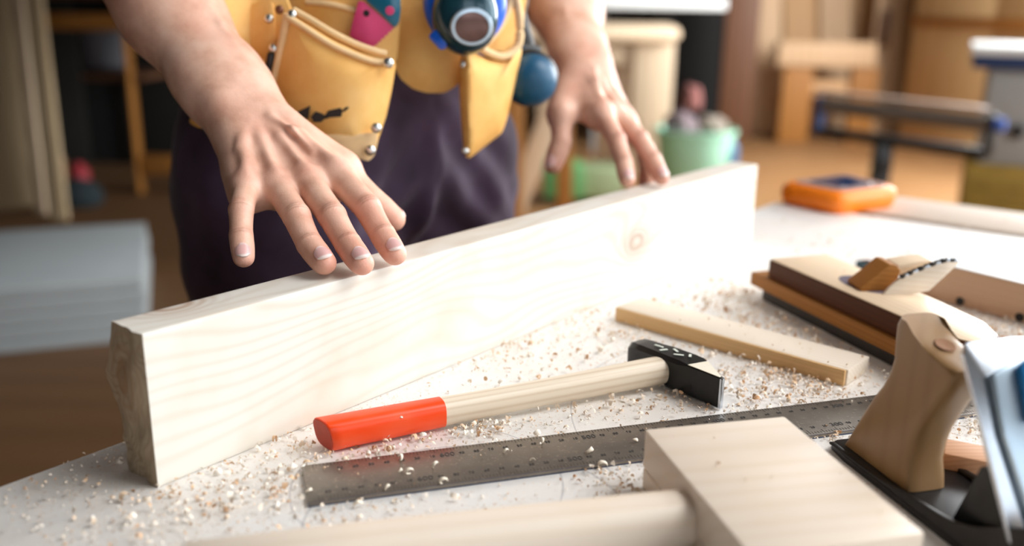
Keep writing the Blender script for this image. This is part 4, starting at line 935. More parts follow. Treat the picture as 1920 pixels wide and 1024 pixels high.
m = MB(); m.tube([atd(430, -30, YL(430)), atd(436, 4, YL(430)-0.002), atd(424, 14, YL(430))], 0.005, 10); m.build('strap_end', M['black'], belt)
# stamped mark on the pouch
def decal(pts, Y, name='stamped_mark'):
    c = atd(pts[0][0], pts[0][1], Y); m_ = MB(); m_.prism([((atd(a, b_, Y)-c).x, (atd(a, b_, Y)-c).z) for a, b_ in pts][::-1], (c, Vector((1, 0, 0)), Vector((0, 0, 1)), Vector((0, -1, 0))), 0, 0.0006)
    return m_
mk = MB()
def addm(m_): mk.add(m_.bm)
ym = YL(600)-0.0135
addm(decal([(553, 212), (582, 198), (578, 224)], ym)); addm(decal([(583, 219), (592, 209), (604, 213), (613, 219), (602, 229), (588, 229)], ym)); addm(decal([(608, 218), (616, 207), (638, 202), (643, 207), (640, 219), (620, 220), (611, 223)], ym))
addm(decal([(641, 208), (648, 201), (654, 200), (653, 204), (645, 210)], ym))
mk.build('stamped_mark', M['black'], belt, 0)
# centre bib between the pouches and the man's left pouch
YB = lambda p: 0.842 + 0.00006*(p-800)
panel('centre_bib', [(700, -60), (860, -60), (905, -30), (885, 60), (872, 120), (866, 150), (850, 165), (832, 174), (800, 174), (774, 166), (752, 148), (738, 120), (730, 40)], YB, 0.005, 0.006, M['leather'], belt)
YR = lambda p: 0.828 + 0.00040*max(0, p-880)
panel('left_pouch_back', [(868, -40), (990, -50), (984, 20), (978, 80), (968, 100), (900, 90), (868, 60)], lambda p: YR(p)+0.028, 0.005, 0.0, M['leather'], belt)
panel('left_pouch_front', [(868, 92), (890, 100), (915, 112), (940, 116), (962, 108), (975, 86), (978, 98), (970, 140), (958, 190), (950, 225), (940, 250), (915, 270), (890, 290), (878, 297), (870, 288), (866, 250), (862, 190), (860, 130)], YR, 0.007, 0.016, M['leather'], belt, rings=10)
curve_tube('mouth_binding', [(895, 84), (915, 98), (940, 106), (960, 98), (973, 78), (974, 40), (968, 0), (962, -30)], YR, 0.0045, M['leather_pale'], belt, 0.8, dy=-0.002)
curve_tube('mouth_binding', [(962, -30), (950, 20), (928, 60), (900, 88)], YR, 0.0050, M['leather_pale'], belt, 0.8, dy=0.004)
for px, py in ((869, 121), (872, 283)): rivet(px, py, YR(px)-0.004, 0.0036)

# tools carried in the belt, each a thing of its own
sw = empty('notched_scraper', atd(700, 40, 0.80), 'pink and teal notched scraper tucked in the right hip pouch', 'scraper')
Yk = 0.783
sp_ = [(672, 2), (664, 30), (655, 66), (664, 74), (700, 90)]
teeth = []
for i in range(6):
    u = i/6; a = Vector((701, 90)).lerp(Vector((740, 54)), u); b_ = Vector((701, 90)).lerp(Vector((740, 54)), u+0.5/6); teeth += [(a.x, a.y), (b_.x-2.5, b_.y-2.5)]
plate('plate', sp_+teeth+[(740, 54), (712, 28), (682, 3)], Yk, 0.003, M['pink'], sw)
plate('grip', [(676, -30), (686, 2), (712, 26), (739, 53), (747, 42), (750, 16), (744, -30)], Yk-0.001, 0.010, M['teal'], sw, bev=0.0018)
m = MB(); c_ = atd(687, 25, Yk-0.0032); m.lathe([(0, 0.0026), (0.0006, 0.0026), (0.0006, 0.0004)], c_, (0, -1, 0), 16); m.build('hanging_hole', M['black'], sw)
m = MB(); c_ = atd(731, 20, Yk-0.011); m.lathe([(0, 0.0036), (0.0008, 0.0034), (0.0010, 0.0004)], c_, (0, -1, 0), 16); m.build('grip_button', M['pink'], sw)
pc = MB(); a0 = atd(470, 18, 0.797); a1 = atd(474, -60, 0.803); pc.tube([a0, a1], 0.0038, 6)
tag(pc.build('carpenter_pencil', M['pencil_red'], smooth=20), 'red pencil standing in the narrow belt pocket', 'pencil')
tp_ = empty('tape_measure', atd(868, 40, 0.80), 'blue tape measure with dark teal casing clipped to the belt', 'tape measure')
tc_ = atd(872, 30, 0.800); tax = Vector((0.10, -1, 0.10)).normalized()
def ell(name, org, ax, prof_, sx, mat, par, n_=40):
    a = ax.normalized(); u = a.cross(Vector((0, 0, 1))).normalized(); v = u.cross(a); m_ = MB()
    m_.loft([[org+a*h+(u*math.cos(2*PI*j/n_)*sx+v*math.sin(2*PI*j/n_))*max(r, 1e-5) for j in range(n_)] for h, r in prof_]); return m_.build(name, mat, par, 50)
ell('bumper', atd(872, 6, 0.812), tax, [(-0.018, 0.030), (-0.012, 0.037), (0.000, 0.038), (0.006, 0.035), (0.008, 0.031)], 0.93, M['blue'], tp_)
ell('casing', tc_, tax, [(-0.012, 0.030), (0.002, 0.0325), (0.012, 0.031), (0.020, 0.026), (0.0235, 0.018), (0.0245, 0.004)], 0.86, M['dark_teal'], tp_)
ell('chrome_rim', atd(884, 50, 0.775), Vector((0.2, -1, -0.15)), [(-0.004, 0.0145), (0.000, 0.0155), (0.0030, 0.0145), (0.0034, 0.0122), (0.0010, 0.0118)], 1.15, M['chrome'], tp_)
ell('face_disc', atd(884, 52, 0.774), Vector((0.2, -1, -0.15)), [(-0.004, 0.0110), (0.0008, 0.0128), (0.0016, 0.0105), (0.0018, 0.001)], 1.15, plain('bronze_lens', (112, 84, 78), 0.25, 0.5), tp_)
m = MB(); m.bar(atd(812, 60, 0.792), atd(838, 88, 0.790), 0.016, 0.010, 0.003); m.build('hook_guard', M['blue'], tp_)
kh = empty('hammer_handle_tool', atd(1000, 150, 0.88), 'tool with round petrol blue rubber butt hanging at the left hip', 'tool')
kc = atd(996, 150, 0.880); ka = Vector((0.12, -0.97, -0.12)).normalized()
MB().lathe([(-0.006, 0.0235), (0.000, 0.0242), (0.008, 0.0228), (0.014, 0.0180), (0.0185, 0.0115), (0.0200, 0.005), (0.0203, 0.0)], kc, ka, 40).build('butt_cap', M['rubber_blue'], kh, 60)
MB().lathe([(-0.020, 0.0150), (-0.016, 0.0262), (-0.006, 0.0268), (-0.003, 0.0246)], kc, ka, 36).build('collar', M['black'], kh, 50)
MB().tube([kc-ka*0.016, kc-ka*0.06+Vector((0, 0, 0.02)), kc-ka*0.10+Vector((-0.02, 0, 0.10))], [0.014, 0.012, 0.010], 16).build('shaft', M['black'], kh, 60)
MB().bar(atd(968, 98, 0.885), atd(1010, 104, 0.900), 0.010, 0.018, 0.003).build('loop', M['black'], belt)

# ------------------------------------------------------------------ shavings
def curl_mesh(bm_, c, rz, tilt, rad, wd, turns, th=0.00012, n_=9, taper=0.4):
    R = Matrix.Translation(c) @ Matrix.Rotation(rz, 4, 'Z') @ Matrix.Rotation(tilt, 4, 'X')
    vs = []
    for i in range(n_+1):
        a = turns*2*PI*i/n_; r = rad*(1+0.18*i/n_); w_ = wd*(1-taper*abs(2*i/n_-1)); y_ = 0.25*rad*i/n_
        vs.append((bm_.verts.new(R @ Vector((math.cos(a)*r, y_-w_/2, math.sin(a)*r+r))), bm_.verts.new(R @ Vector((math.cos(a)*r, y_+w_/2, math.sin(a)*r+r)))))
    for i in range(n_): bm_.faces.new((vs[i][0], vs[i][1], vs[i+1][1], vs[i+1][0]))
def in_rect(p, M_, x0, x1, y0, y1):
    q = M_.inverted() @ p; return x0 < q.x < x1 and y0 < q.y < y1
QFI = PO
def qloc(p): d = p-PO; return d.dot(PX), d.dot(PP)
def blocked(p):
    if in_rect(p, BMF, -0.006, BL, -0.001, BT): return True
    if in_rect(p, MF, -0.002, 0.086, -0.125, 0.002): return True
    if in_rect(p, MF, -0.24, 0, -0.074, -0.044): return True
    if in_rect(p, RF, -0.001, RL_, -0.001, RW_+0.001): return True
    if in_rect(p, PF, -0.001, PLn, -0.003, 0.038): return True
    if in_rect(p, JF, -0.001, 0.25, 0.001, 0.064): return True
    if in_rect(p, TF, -0.001, 0.25, 0.0, 0.075): return True
    if in_rect(p, HM, 0.002, 0.245, -0.006, 0.006): return True
    if in_rect(p, HH, -0.048, 0.040, -0.012, 0.012): return True
    a, c = qloc(p)
    if -0.002 < a < TLn and -0.001 < c < SW+0.001: return True
    d = p-A0
    if d.dot(G_) < 0.003 or d.dot(E_) > LS-0.003: return True
    return False
clusters = [(870, 790, .016, 150), (905, 800, .010, 60), (1400, 765, .030, 260), (1470, 700, .018, 160), (1540, 735, .016, 120), (1300, 600, .030, 160), (1180, 640, .030, 130), (1040, 600, .040, 200), (700, 860, .030, 130),
            (400, 930, .030, 130), (330, 980, .035, 80), (900, 680, .030, 120), (1420, 600, .025, 220), (1500, 640, .018, 140), (1370, 550, .020, 120), (1860, 600, .030, 220), (1900, 640, .020, 160), (1170, 905, .014, 90),
            (1690, 820, .008, 60), (1820, 800, .02, 100), (1560, 826, .006, 30), (1080, 770, .03, 80), (1260, 720, .02, 70), (1600, 480, .05, 90), (1800, 460, .06, 70), (560, 850, .02, 60), (640, 985, .04, 60),
            (1350, 690, .02, 90), (1600, 700, .012, 70), (1880, 800, .015, 60), (160, 900, .03, 50), (480, 900, .03, 70), (980, 640, .03, 90), (1250, 560, .03, 70), (770, 850, .03, 60), (1220, 750, .03, 90)]
bs = bmesh.new(); cnt = 0
pts_ = []
for (px, py, sp, n_) in clusters:
    c = at(px, py, 0)
    for _ in range(int(n_*1.5)):
        pts_.append((c+Vector((random.gauss(0, sp), random.gauss(0, sp), 0)), 1))
for _ in range(2600):
    px = random.uniform(0, 1920); py = random.uniform(400, 1024); pts_.append((at(px, py, 0), 0.75))
for p, sc_ in pts_:
    if p.y > 1.5 or blocked(p): continue
    u = random.random(); rad = random.uniform(0.0005, 0.0013)*sc_ if u < 0.80 else random.uniform(0.0012, 0.0024)*sc_
    wd = rad*random.uniform(0.8, 1.9); curl_mesh(bs, Vector((p.x, p.y, 0.0002+random.random()*0.0014*(sc_ == 1))), random.uniform(0, 2*PI), random.gauss(0, 0.7), rad, wd, random.uniform(0.10, 0.55) if random.random() < .7 else random.uniform(.5, .95), n_=5 if rad < .0009 else 8, taper=random.uniform(0.3, 0.9))
# a little dust and chips lying on the rule, plank and plane
for (fr_, x0, x1, y0, y1, z_, n_) in ((RF, 0.0, 0.55, 0.001, RW_-.001, 0.0032, 60), (PF, 0.0, PLn, 0.0, 0.036, 0.0126, 34), (MF, 0.0, 0.084, -0.12, 0.0, 0.0352, 10), (JF, 0.02, 0.22, 0.006, 0.06, 0.0415, 12)):
    for _ in range(n_):
        p = fr_ @ Vector((random.uniform(x0, x1), random.uniform(y0, y1), z_)); rad = random.uniform(0.0003, 0.0009); curl_mesh(bs, p, random.uniform(0, 6.28), random.gauss(0, .5), rad, rad*1.4, random.uniform(.3, .8), n_=6)
me = bpy.data.meshes.new('wood_shavings'); bs.to_mesh(me); bs.free(); me.materials.append(M['shavings'])
o = bpy.data.objects.new('wood_shavings', me); COL.objects.link(o)
tag(o, 'tiny pale wood shavings and chips scattered over the whole bench top', 'shavings', kind='stuff')
# bigger curls that stand out one by one on the rule and the grip
big = [(1097, 846, .0032, 'hooked pale shaving on the rule left of the mallet', 0.55, 1.2), (1187, 826, .0026, 'flat twisted shaving on the rule beside the mallet corner', 0.35, 0.2), (1014, 829, .0020, 'small curled shaving near the upper edge of the rule', 0.6, 2.0),
       (948, 848, .0018, 'comma shaped shaving right of the middle of the rule', 0.6, 0.8), (996, 868, .0018, 'round chip in the dusty spot of the rule', 0.4, 2.6), (1130, 878, .0030, 'thick chip at the lower edge of the rule by the mallet', 0.7, 0.0),
       (815, 876, .0022, 'lumpy chip left of the middle of the rule', 0.7, 1.0), (832, 907, .0024, 'oval white chip near the lower edge of the rule', 0.7, 0.3), (748, 862, .0024, 'curled chip near the upper left edge of the rule', 0.6, 2.2),
       (744, 884, .0020, 'brownish chip on the left third of the rule', 0.5, 1.5), (768, 889, .0024, 'ring shaped shaving on the left third of the rule', 0.8, 0.4), (725, 917, .0020, 'small round chip low on the left third of the rule', 0.6, 1.2),
       (576, 920, .0020, 'white chip close to the left end of the rule', 0.5, 0.9), (672, 950, .0028, 'white curl just below the lower edge of the rule', 0.6, 0.4), (1610, 808, .0028, 'curled shaving on the rule close to the wooden plane handle', 0.7, 0.5)]
for px, py, rad, lb, tn_, rz_ in big:
    bb = bmesh.new(); onr = at(px, py, 0.0031); z_ = 0.0031 if in_rect(onr, RF, 0, RL_, 0, RW_) else 0.0002
    p = at(px, py, z_); curl_mesh(bb, Vector((0, 0, 0)), rz_, 0.9 if tn_ < .6 else 0.35, rad*0.8, rad*0.85, tn_, n_=14, taper=0.6)
    zz = min(v.co.z for v in bb.verts)
    for v in bb.verts: v.co.z -= zz
    me = bpy.data.meshes.new('wood_shaving'); bb.to_mesh(me); bb.free(); me.materials.append(M['curl'])
    for q in me.polygons: q.use_smooth = True
    o = bpy.data.objects.new('wood_shaving', me); COL.objects.link(o); o.location = p; md = o.modifiers.new('thickness', 'SOLIDIFY'); md.thickness = 0.00035; md.offset = 1
    tag(o, lb, 'shaving', 'curled shavings lying on the steel rule')
for px, py, z_, lb in ((693, 751, 0.0215, 'tiny white chip on top of the red grip near its middle'), (751, 783, 0.0150, 'flower shaped white chip on the side of the red grip')):
    d = FW + RT*((px-960)/FPX) + UP*((512-py)/FPX); hit = None
    for i in range(400):
        q = CO + d*(0.45+i*0.0005); l_ = HM.inverted() @ q; 
        if 0 < l_.x < 0.25 and (l_.y/0.0090)**2+((l_.z-zc(l_.x))/0.0092)**2 < 1.0: hit = q; break
    if hit is None: continue
    bb = bmesh.new()
    for k_ in range(5): curl_mesh(bb, Vector((random.gauss(0, .0006), random.gauss(0, .0006), 0)), k_*1.3, 0.8, 0.0009, 0.0012, 0.5, n_=6)
    me = bpy.data.meshes.new('wood_chip'); bb.to_mesh(me); bb.free(); me.materials.append(M['curl']); o = bpy.data.objects.new('wood_chip', me); COL.objects.link(o); o.location = hit-Vector((0, 0, 0.0005))
    tag(o, lb, 'shaving')

# ------------------------------------------------------------------ the workshop behind
def fl_(px, Y): q = atd(px, 300, Y); return Vector((q.x, Y, FZ))
def zat(py, Y, px=960): return atd(px, py, Y).z
def thing(name, px, Y, label, cat, group=None): return empty(name, fl_(px, Y), label, cat, group)
def bld(m, name, mat, parent=None, sm=30): return m.build(name, mat, parent, sm)
def span(m, px0, px1, py0, py1, Y, dep, bev=0.004):
    """box whose front face at distance Y spans the given sight lines"""
    a = atd(px0, py0, Y); b_ = atd(px1, py1, Y); z1 = max(FZ+0.001, min(a.z, b_.z)); z2 = max(a.z, b_.z)
    m.box(((a.x+b_.x)/2, Y+dep/2, (z1+z2)/2), (abs(b_.x-a.x), dep, z2-z1), bev=bev); return m
# left: boards leaning by the frame of an old bench
G1 = 'pale boards leaning at the far left'
for (bx, tx, wd, mt, lb) in ((22, -28, 0.235, 'boards_l', 'widest pale board leaning at the far left edge'), (66, 22, 0.050, 'bg_wood', 'narrow slat leaning between the wide board and the outer slat at left'), (100, 52, 0.075, 'boards_l', 'outer leaning slat nearest the dark bench at left')):
    dy_ = (22, 66, 100).index(bx)*0.13; a = fl_(bx, 4.62-dy_); b_ = atd(tx, -120, 5.05-dy_); b_.z = 0.75
    tag(bld(MB().bar(a+Vector((0, 0, 0.02)), b_, wd, 0.028, 0.003, up=(0, -1, 0.2)), 'leaning_board', M[mt]), lb, 'board', G1)
w2 = thing('old_workbench', 200, 5.2, 'amber wooden bench frame in the dark at the back left', 'workbench')
m = MB(); span(m, 60, 420, 24, 60, 5.1, 0.08); bld(m, 'top_rail', M['bg_amber'], w2)
for a_, b2 in ((228, 264), (430, 465)): m = MB(); span(m, a_, b2, 60, 372, 5.1, 0.09); bld(m, 'leg', M['bg_amber'], w2)
m = MB(); span(m, 265, 430, 292, 330, 5.12, 0.06); bld(m, 'lower_rail', M['bg_amber'], w2)
m = MB(); m.box((atd(250, 10, 5.5).x, 5.55, zat(10, 5.3)+0.03), (2.4, 0.9, 0.05), bev=0.004); bld(m, 'top', M['boards_d'], w2)
t_ = thing('dark_cabinet', 220, 6.1, 'dark cabinet standing behind the amber bench frame', 'cabinet'); m = MB(); span(m, -160, 520, -220, 330, 6.1, 0.5); bld(m, 'carcass', M['dark'], t_)
for a_, b2 in ((-150, 170), (180, 500)): m = MB(); span(m, a_, b2, -200, 310, 6.08, 0.02); bld(m, 'door', plain('dark_cabinet_door_%d' % a_, (34, 32, 28), 0.7), t_)
tag(bld(MB().lathe([(0, 0.10), (0.02, 0.13), (0.26, 0.155), (0.28, 0.15), (0.28, 0.02)], (atd(200, 95, 5.35).x, 5.35, zat(140, 5.35)), (0, 0, 1)), 'grey_bucket', plain('dull_grey_plastic', (86, 86, 92), 0.7)), 'dull grey bucket stored under the amber bench', 'bucket')
bpy.data.objects['grey_bucket'].location.z += 0
sh = MB(); span(sh, 268, 150, 142, 150, 5.15, 0.6); bld(sh, 'shelf', M['boards_d'], w2)
tag(bld(MB().lathe([(0, 0.055), (0.16, 0.055), (0.17, 0.04), (0.20, 0.02), (0.20, 0.002)], fl_(145, 4.98)+Vector((0, 0, 0.001)), (0, 0, 1)), 'paint_bottle', plain('dull_red_plastic', (150, 44, 50), 0.5)), 'small dull red bottle on the floor beside the leaning boards', 'bottle')
m = MB(); c_ = fl_(138, 4.78); m.lathe([(0.001, 0.10), (0.03, 0.13), (0.09, 0.12), (0.13, 0.08), (0.15, 0.01)], c_, (0, 0, 1), 18)
tag(bld(m, 'dark_bag', plain('dark_teal_cloth', (22, 34, 38), 0.9), None, 60), 'crumpled dark bag on the floor in front of the red bottle', 'bag')
m = MB(); c_ = fl_(104, 5.12); m.box(c_+Vector((0, 0, 0.10)), (0.09, 0.09, 0.198), 0.3, 0.004); tag(bld(m, 'carton', plain('peach_card', (170, 120, 84), 0.7)), 'small peach carton between the leaning boards and the red bottle', 'carton')
# white boards stacked low on the floor
wb = empty('white_panel_stack', (-1.9, 3.1, FZ), 'low stack of pale grey-white panels on the floor at left', 'panels')
ang = math.atan2(0.14, 0.38)
for i in range(5):
    c_ = Vector((-1.16, 2.79, FZ)) + Matrix.Rotation(ang, 3, 'Z') @ Vector((-0.62+0.006*(i % 2), 0.40, 0.022+0.043*i))
    bld(MB().box(c_, (1.22, 0.80, 0.040), ang, 0.002), 'panel', M['greywhite'], wb)
# trestle behind the hips
tr = thing('wooden_trestle', 980, 4.3, 'wooden trestle seen between the trousers and the far hand', 'trestle')
a = fl_(962, 4.25); bld(MB().bar(a+Vector((0, 0, 0.03)), atd(966, 175, 4.25), 0.085, 0.06, 0.004, up=(0, -1, 0)), 'leg', M['bg_amber'], tr)
bld(MB().bar(atd(935, 470, 4.33), atd(1052, 165, 4.33), 0.10, 0.045, 0.004, up=(0, -1, 0)), 'brace', M['bg_wood'], tr)
bld(MB().bar(fl_(1062, 4.4)+Vector((0, 0, 0.03)), atd(1058, 175, 4.4), 0.075, 0.06, 0.004, up=(0, -1, 0)), 'leg', M['bg_amber'], tr)
m = MB(); span(m, 930, 1090, 140, 172, 4.22, 0.22); bld(m, 'top_rail', M['bg_wood'], tr)
# white-topped table and heavy pale bench
wt = thing('white_table', 1150, 6.6, 'table with a broad white top in the background above the far hand', 'table')
m = MB(); c_ = atd(1150, 8, 6.3); m.box((0.42, 6.60, zat(8, 6.2)+0.02), (1.86, 0.90, 0.07), bev=0.004); bld(m, 'tabletop', M['white'], wt)
for x_, y_ in ((-0.45, 6.22), (-0.45, 7.0), (0.62, 7.0)): bld(MB().box((x_, y_, (FZ+zat(8, 6.2)-0.02)/2), (0.07, 0.07, zat(8, 6.2)-0.02-FZ)), 'leg', M['grey'], wt)
hb = thing('pale_workbench', 1200, 5.9, 'pale wooden bench with thick rounded top behind the far hand', 'workbench')
zt2 = zat(42, 5.8); zb2 = zat(78, 5.8); xa, xb_ = atd(990, 60, 5.8).x, atd(1262, 60, 5.8).x
m = MB(); m.loft([[Vector((x, 6.02+0.24*math.copysign(abs(math.cos(a))**0.4, math.cos(a)), (zt2+zb2)/2+(zt2-zb2)/2*math.copysign(abs(math.sin(a))**0.5, math.sin(a)))) for a in [2*PI*j/24 for j in range(24)]] for x in (xa, xb_)]
       + [[Vector((xb_+0.05, 6.02+0.20*math.cos(a), (zt2+zb2)/2+(zt2-zb2)*0.36*math.sin(a))) for a in [2*PI*j/24 for j in range(24)]]]); bld(m, 'top', M['bg_wood'], hb, 50)
for a_, b2, Y_ in ((1190, 1250, 5.86), (1128, 1172, 6.1), (1010, 1060, 5.86)): m = MB(); span(m, a_, b2, 80, 345, Y_, 0.16); bld(m, 'leg', M['bg_wood'], hb)
m = MB(); span(m, 1030, 1215, 82, 122, 5.90, 0.10); bld(m, 'apron', M['bg_wood'], hb)
# dark opening with tub, rags
dk = thing('dark_cupboard', 1310, 7.6, 'dark open cupboard at the back behind the mint tub', 'cupboard')
m = MB(); span(m, 1246, 1384, -200, 262, 7.6, 0.04, 0); bld(m, 'back_panel', M['dark'], dk)
m = MB(); span(m, 1236, 1250, -200, 275, 7.1, 0.54, 0.002); bld(m, 'side', M['dark'], dk); m = MB(); span(m, 1380, 1406, -200, 262, 7.1, 0.06, 0.002); bld(m, 'side', M['boards_d'], dk)
m = MB(); span(m, 1236, 1410, -230, -190, 7.1, 0.54, 0.002); bld(m, 'top', M['dark'], dk)
tb_ = thing('mint_tub', 1305, 5.2, 'mint green plastic tub with rags on the floor behind the timber end', 'tub')
c_ = fl_(1300, 5.25); c_.z = FZ+0.001; m = MB(); hT = zat(236, 5.25)-FZ
m.lathe([(0, 0.13), (0.02, 0.16), (hT, 0.222), (hT, 0.232), (hT-0.02, 0.232), (hT-0.025, 0.226)], c_, (0, 0, 1), 36); bld(m, 'bowl', M['mint'], tb_, 50)
m = MB(); m.lathe([(hT-0.03, 0.214), (hT-0.028, 0.05)], c_, (0, 0, 1), 30); bld(m, 'contents', M['rag'], tb_)
def lump(name, c, rx, rz_, mat, label, cat, seed=0, group=None):
    bm_ = bmesh.new(); bmesh.ops.create_icosphere(bm_, subdivisions=4, radius=1)
    for v in bm_.verts:
        k_ = 1+0.28*noise.noise(v.co*1.7+Vector((seed, 0, 0)))+0.10*noise.noise(v.co*4.5+Vector((0, seed, 0))); v.co = Vector((v.co.x*rx*k_, v.co.y*rx*k_, max(-0.55, v.co.z)*rz_*k_))+Vector(c)
    me = bpy.data.meshes.new(name); bm_.to_mesh(me); bm_.free(); me.materials.append(mat)
    for p in me.polygons: p.use_smooth = True
    o = bpy.data.objects.new(name, me); COL.objects.link(o); tag(o, label, cat, group); return o
lump('rag', (c_.x-0.085, c_.y, c_.z+hT+0.01), 0.095, 0.09, M['rag'], 'mauve rag heaped in the mint tub', 'rag', 1)
lump('rag', (c_.x+0.095, c_.y+0.01, c_.z+hT+0.01), 0.085, 0.06, plain('grey_beige_cloth', (150, 138, 124), 0.9), 'greyish beige rag at the right of the mint tub', 'rag', 5)
lump('rag', (c_.x-0.03, c_.y+0.02, c_.z+hT+0.155), 0.06, 0.09, plain('dusty_pink_cloth', (140, 88, 82), 0.9), 'dusty pink rag on top of the heap in the mint tub', 'rag', 9)
tc2 = thing('blue_bottle', 1362, 5.9, 'blue bottle standing on the floor right of the mint tub', 'bottle')
q = fl_(1368, 5.75); bld(MB().lathe([(0.001, 0.05), (0.22, 0.05), (0.27, 0.02), (0.31, 0.02), (0.31, 0.001)], q, (0, 0, 1)), 'vessel', plain('mid_blue_plastic', (60, 110, 150), 0.4), tc2)
bld(MB().lathe([(0.31, 0.023), (0.34, 0.023), (0.34, 0.001)], q, (0, 0, 1)), 'cap', M['black'], tc2)
gt = thing('green_crate', 1070, 5.0, 'green plastic crate on the floor under the far hand', 'crate')
m = MB(); span(m, 1022, 1092, 312, 372, 4.95, 0.30); bld(m, 'box', M['green'], gt)
gt2 = thing('sage_crate', 1120, 5.1, 'pale sage crate on the floor right of the green one', 'crate')
m = MB(); span(m, 1094, 1168, 318, 372, 5.0, 0.30); bld(m, 'box', plain('sage_plastic', (160, 176, 134), 0.6), gt2)
# boards and frames stacked against the back right
GB = 'boards and panels stored against the back wall'
def board(px0, px1, Y, mt, lb, top=-260, lean=0.0, bot=None, name='stored_board', dep=0.04, pxt0=None, pxt1=None):
    a = fl_((px0+px1)/2, Y); wd = atd(px1, 100, Y).x-atd(px0, 100, Y).x
    tpx = (px0+px1)/2 if pxt0 is None else (pxt0+pxt1)/2
    tp2 = atd(tpx, top, Y+lean); m_ = MB(); m_.bar(a+Vector((0, 0, 0.012)), tp2, wd, dep, 0.003, up=(0, -1, 0)); return tag(bld(m_, name, M[mt]), lb, 'board', GB)
board(1404, 1462, 8.0, 'boards', 'pale upright board next to the dark cupboard at the back', lean=0.2)
board(1465, 1530, 8.25, 'boards_b', 'tan upright board second from the dark cupboard', lean=0.2)
board(1532, 1592, 8.2, 'boards', 'pale upright board in the middle of the stored boards', lean=0.2)
board(1594, 1640, 8.3, 'boards_b', 'tan upright board left of the slotted slanting board', lean=0.2)
sb_ = thing('slotted_panel', 1670, 8.0, 'slanting light panel with a dark slot before the dark boards', 'panel')
bld(MB().bar(fl_(1648, 7.9)+Vector((0, 0, 0.012)), atd(1712, -260, 8.2), 0.34, 0.035, 0.003, up=(0, -1, 0)), 'sheet', M['boards'], sb_)
bld(MB().bar(atd(1656, 88, 7.92), atd(1666, 18, 7.94), 0.07, 0.02, 0.003, up=(0, -1, 0)), 'slot', M['boards_d'], sb_)
board(1688, 1728, 7.85, 'boards_d', 'dark brown board left of the black gap', pxt0=1740, pxt1=1780)
board(1760, 1792, 7.7, 'boards_d', 'dark brown board right of the black gap beside the plywood', pxt0=1800, pxt1=1840)
board(1726, 1760, 7.95, 'bg_amber', 'shadowed board deep in the gap between the dark boards', pxt0=1775, pxt1=1810)
fr = thing('storage_rack', 1550, 7.7, 'low wooden rack with a thick crossbar before the stored boards', 'rack')
m = MB(); span(m, 1462, 1640, 78, 126, 7.6, 0.14); bld(m, 'crossbar', M['boards'], fr)
for a_, b2 in ((1470, 1512), (1600, 1632)): m = MB(); span(m, a_, b2, 128, 270, 7.62, 0.08); bld(m, 'post', M['bg_amber'], fr)
m = MB(); span(m, 1520, 1594, 152, 180, 7.66, 0.06); bld(m, 'rail', M['boards_b'], fr)
py_ = thing('plywood_sheets', 1860, 6.9, 'plywood sheets standing against the right wall behind the grey machine', 'plywood')
pa, pb = Vector((3.15, 7.55, 0)), Vector((3.62, 5.95, 0)); pang = math.atan2(pb.y-pa.y, pb.x-pa.x); pc_ = (pa+pb)/2
for k_, (t0_, t1_) in enumerate(((0.0, 0.5), (0.5, 1.0))):
    q = pa.lerp(pb, (t0_+t1_)/2); q.z = FZ+0.905; bld(MB().box(q, ((pb-pa).length*0.498, 0.03, 1.80), pang, 0.003), 'sheet', M['wallply'], py_)
q = pc_.copy(); q.z = zat(30, 6.8); nrm_ = Vector((math.sin(pang), -math.cos(pang), 0)); q += nrm_*0.03
bld(MB().box(q, ((pb-pa).length, 0.025, 0.07), pang, 0.003), 'batten', M['bg_amber'], py_)
# pile of low floor boards
# roller stand
rs = thing('roller_stand', 1690, 3.5, 'black roller stand with blue end caps before the stored boards', 'roller stand')
RA, RB = atd(1540, 186, 3.72), atd(1862, 222, 3.28)
rd = (RB-RA).normalized()
bld(MB().tube([RA+Vector((0, 0, -0.022)), RB+Vector((0, 0, -0.022))], 0.030, 28), 'roller', M['roller'], rs, 50)
bld(MB().bar(RA+Vector((0, 0.06, 0.026)), RB+Vector((0, 0.06, 0.026)), 0.075, 0.012, 0.003), 'top_plate', plain('taupe_plate', (150, 128, 112), 0.5), rs)
bld(MB().bar(RA+Vector((0, 0.0, -0.125)), RB+Vector((0, 0.0, -0.125)), 0.045, 0.036, 0.003), 'lower_bar', M['black'], rs)
for q in (RA, RB):
    bld(MB().box(q+Vector((0, 0, -0.062)), (0.022, 0.060, 0.150), math.atan2(rd.y, rd.x), 0.004), 'end_cap', M['navy'] if q is RA else M['black'], rs)
bld(MB().lathe([(0, 0.026), (0.03, 0.024), (0.034, 0.001)], RB+rd*0.012+Vector((0, 0, -0.02)), rd, 20), 'blue_knob', plain('blue_end_cap', (50, 84, 160), 0.5), rs)
mid = RA.lerp(RB, 0.42); bld(MB().bar(Vector((mid.x, mid.y, FZ+0.03)), Vector((mid.x, mid.y, mid.z-0.14)), 0.06, 0.06, 0.004), 'post', M['black'], rs)
m = MB()
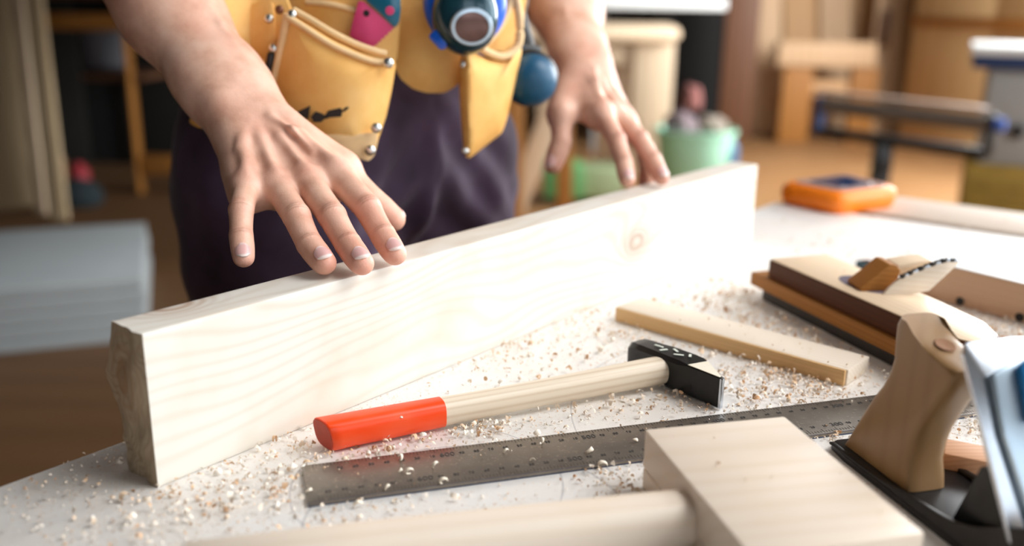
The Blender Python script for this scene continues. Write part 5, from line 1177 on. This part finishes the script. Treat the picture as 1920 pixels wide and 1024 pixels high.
for s_ in (1, -1): m.bar(Vector((mid.x, mid.y, FZ+0.03))-rd*0.0, Vector((mid.x, mid.y, FZ+0.03))+rd*0.26*s_, 0.05, 0.04, 0.004)
m.bar(Vector((mid.x, mid.y-0.26, FZ+0.03)), Vector((mid.x, mid.y+0.26, FZ+0.03)), 0.05, 0.04, 0.004); bld(m, 'foot', M['black'], rs)
bld(MB().lathe([(0, 0.006), (0.012, 0.006), (0.012, 0.02), (0.03, 0.02), (0.03, 0.001)], Vector((mid.x, mid.y-0.03, mid.z-0.22)), (0, -1, 0), 16), 'clamp_knob', M['black'], rs)
# grey machine
gm = thing('grey_machine', 1900, 4.5, 'grey workshop machine with white top and olive lower part at the right', 'machine')
zt3 = zat(86, 4.1, 1880); zb3 = zat(122, 4.1, 1880); cA = atd(1822, 100, 4.05); mz = -math.radians(25); mx_ = Vector((math.cos(mz), math.sin(mz), 0)); my_ = Vector((-mx_.y, mx_.x, 0)); z3 = zat(300, 4.15, 1880)
def mbox(x0_, x1_, y0_, y1_, z0_, z1_, bev=0.006, m_=None):
    c_ = Vector((cA.x, cA.y, 0))+mx_*((x0_+x1_)/2)+my_*((y0_+y1_)/2); c_.z = (z0_+z1_)/2
    return (m_ or MB()).box(c_, (x1_-x0_, y1_-y0_, z1_-z0_), mz, bev)
bld(mbox(0, 0.80, 0, 0.75, zt3-0.036, zt3), 'table', M['white'], gm)
bld(mbox(0.01, 0.79, 0.01, 0.74, zt3-0.094, zt3-0.0365), 'table_frame', M['navy'], gm)
bld(mbox(0.085, 0.74, 0.04, 0.70, z3, zt3-0.0945), 'body', M['grey'], gm)
bld(mbox(0.045, 0.78, 0.02, 0.73, FZ+0.004, z3-0.001), 'base', M['olive'], gm)
for k_ in range(9): bld(mbox(0.06, 0.76, 0.012, 0.020, FZ+0.03+k_*0.036, FZ+0.050+k_*0.036, 0.002), 'slat', M['olive'], gm)
q = Vector((cA.x, cA.y, z3+0.15))+mx_*0.22+my_*0.04
bld(MB().lathe([(0, 0.03), (0.02, 0.03), (0.022, 0.001)], q, -my_, 24), 'switch', M['black'], gm)
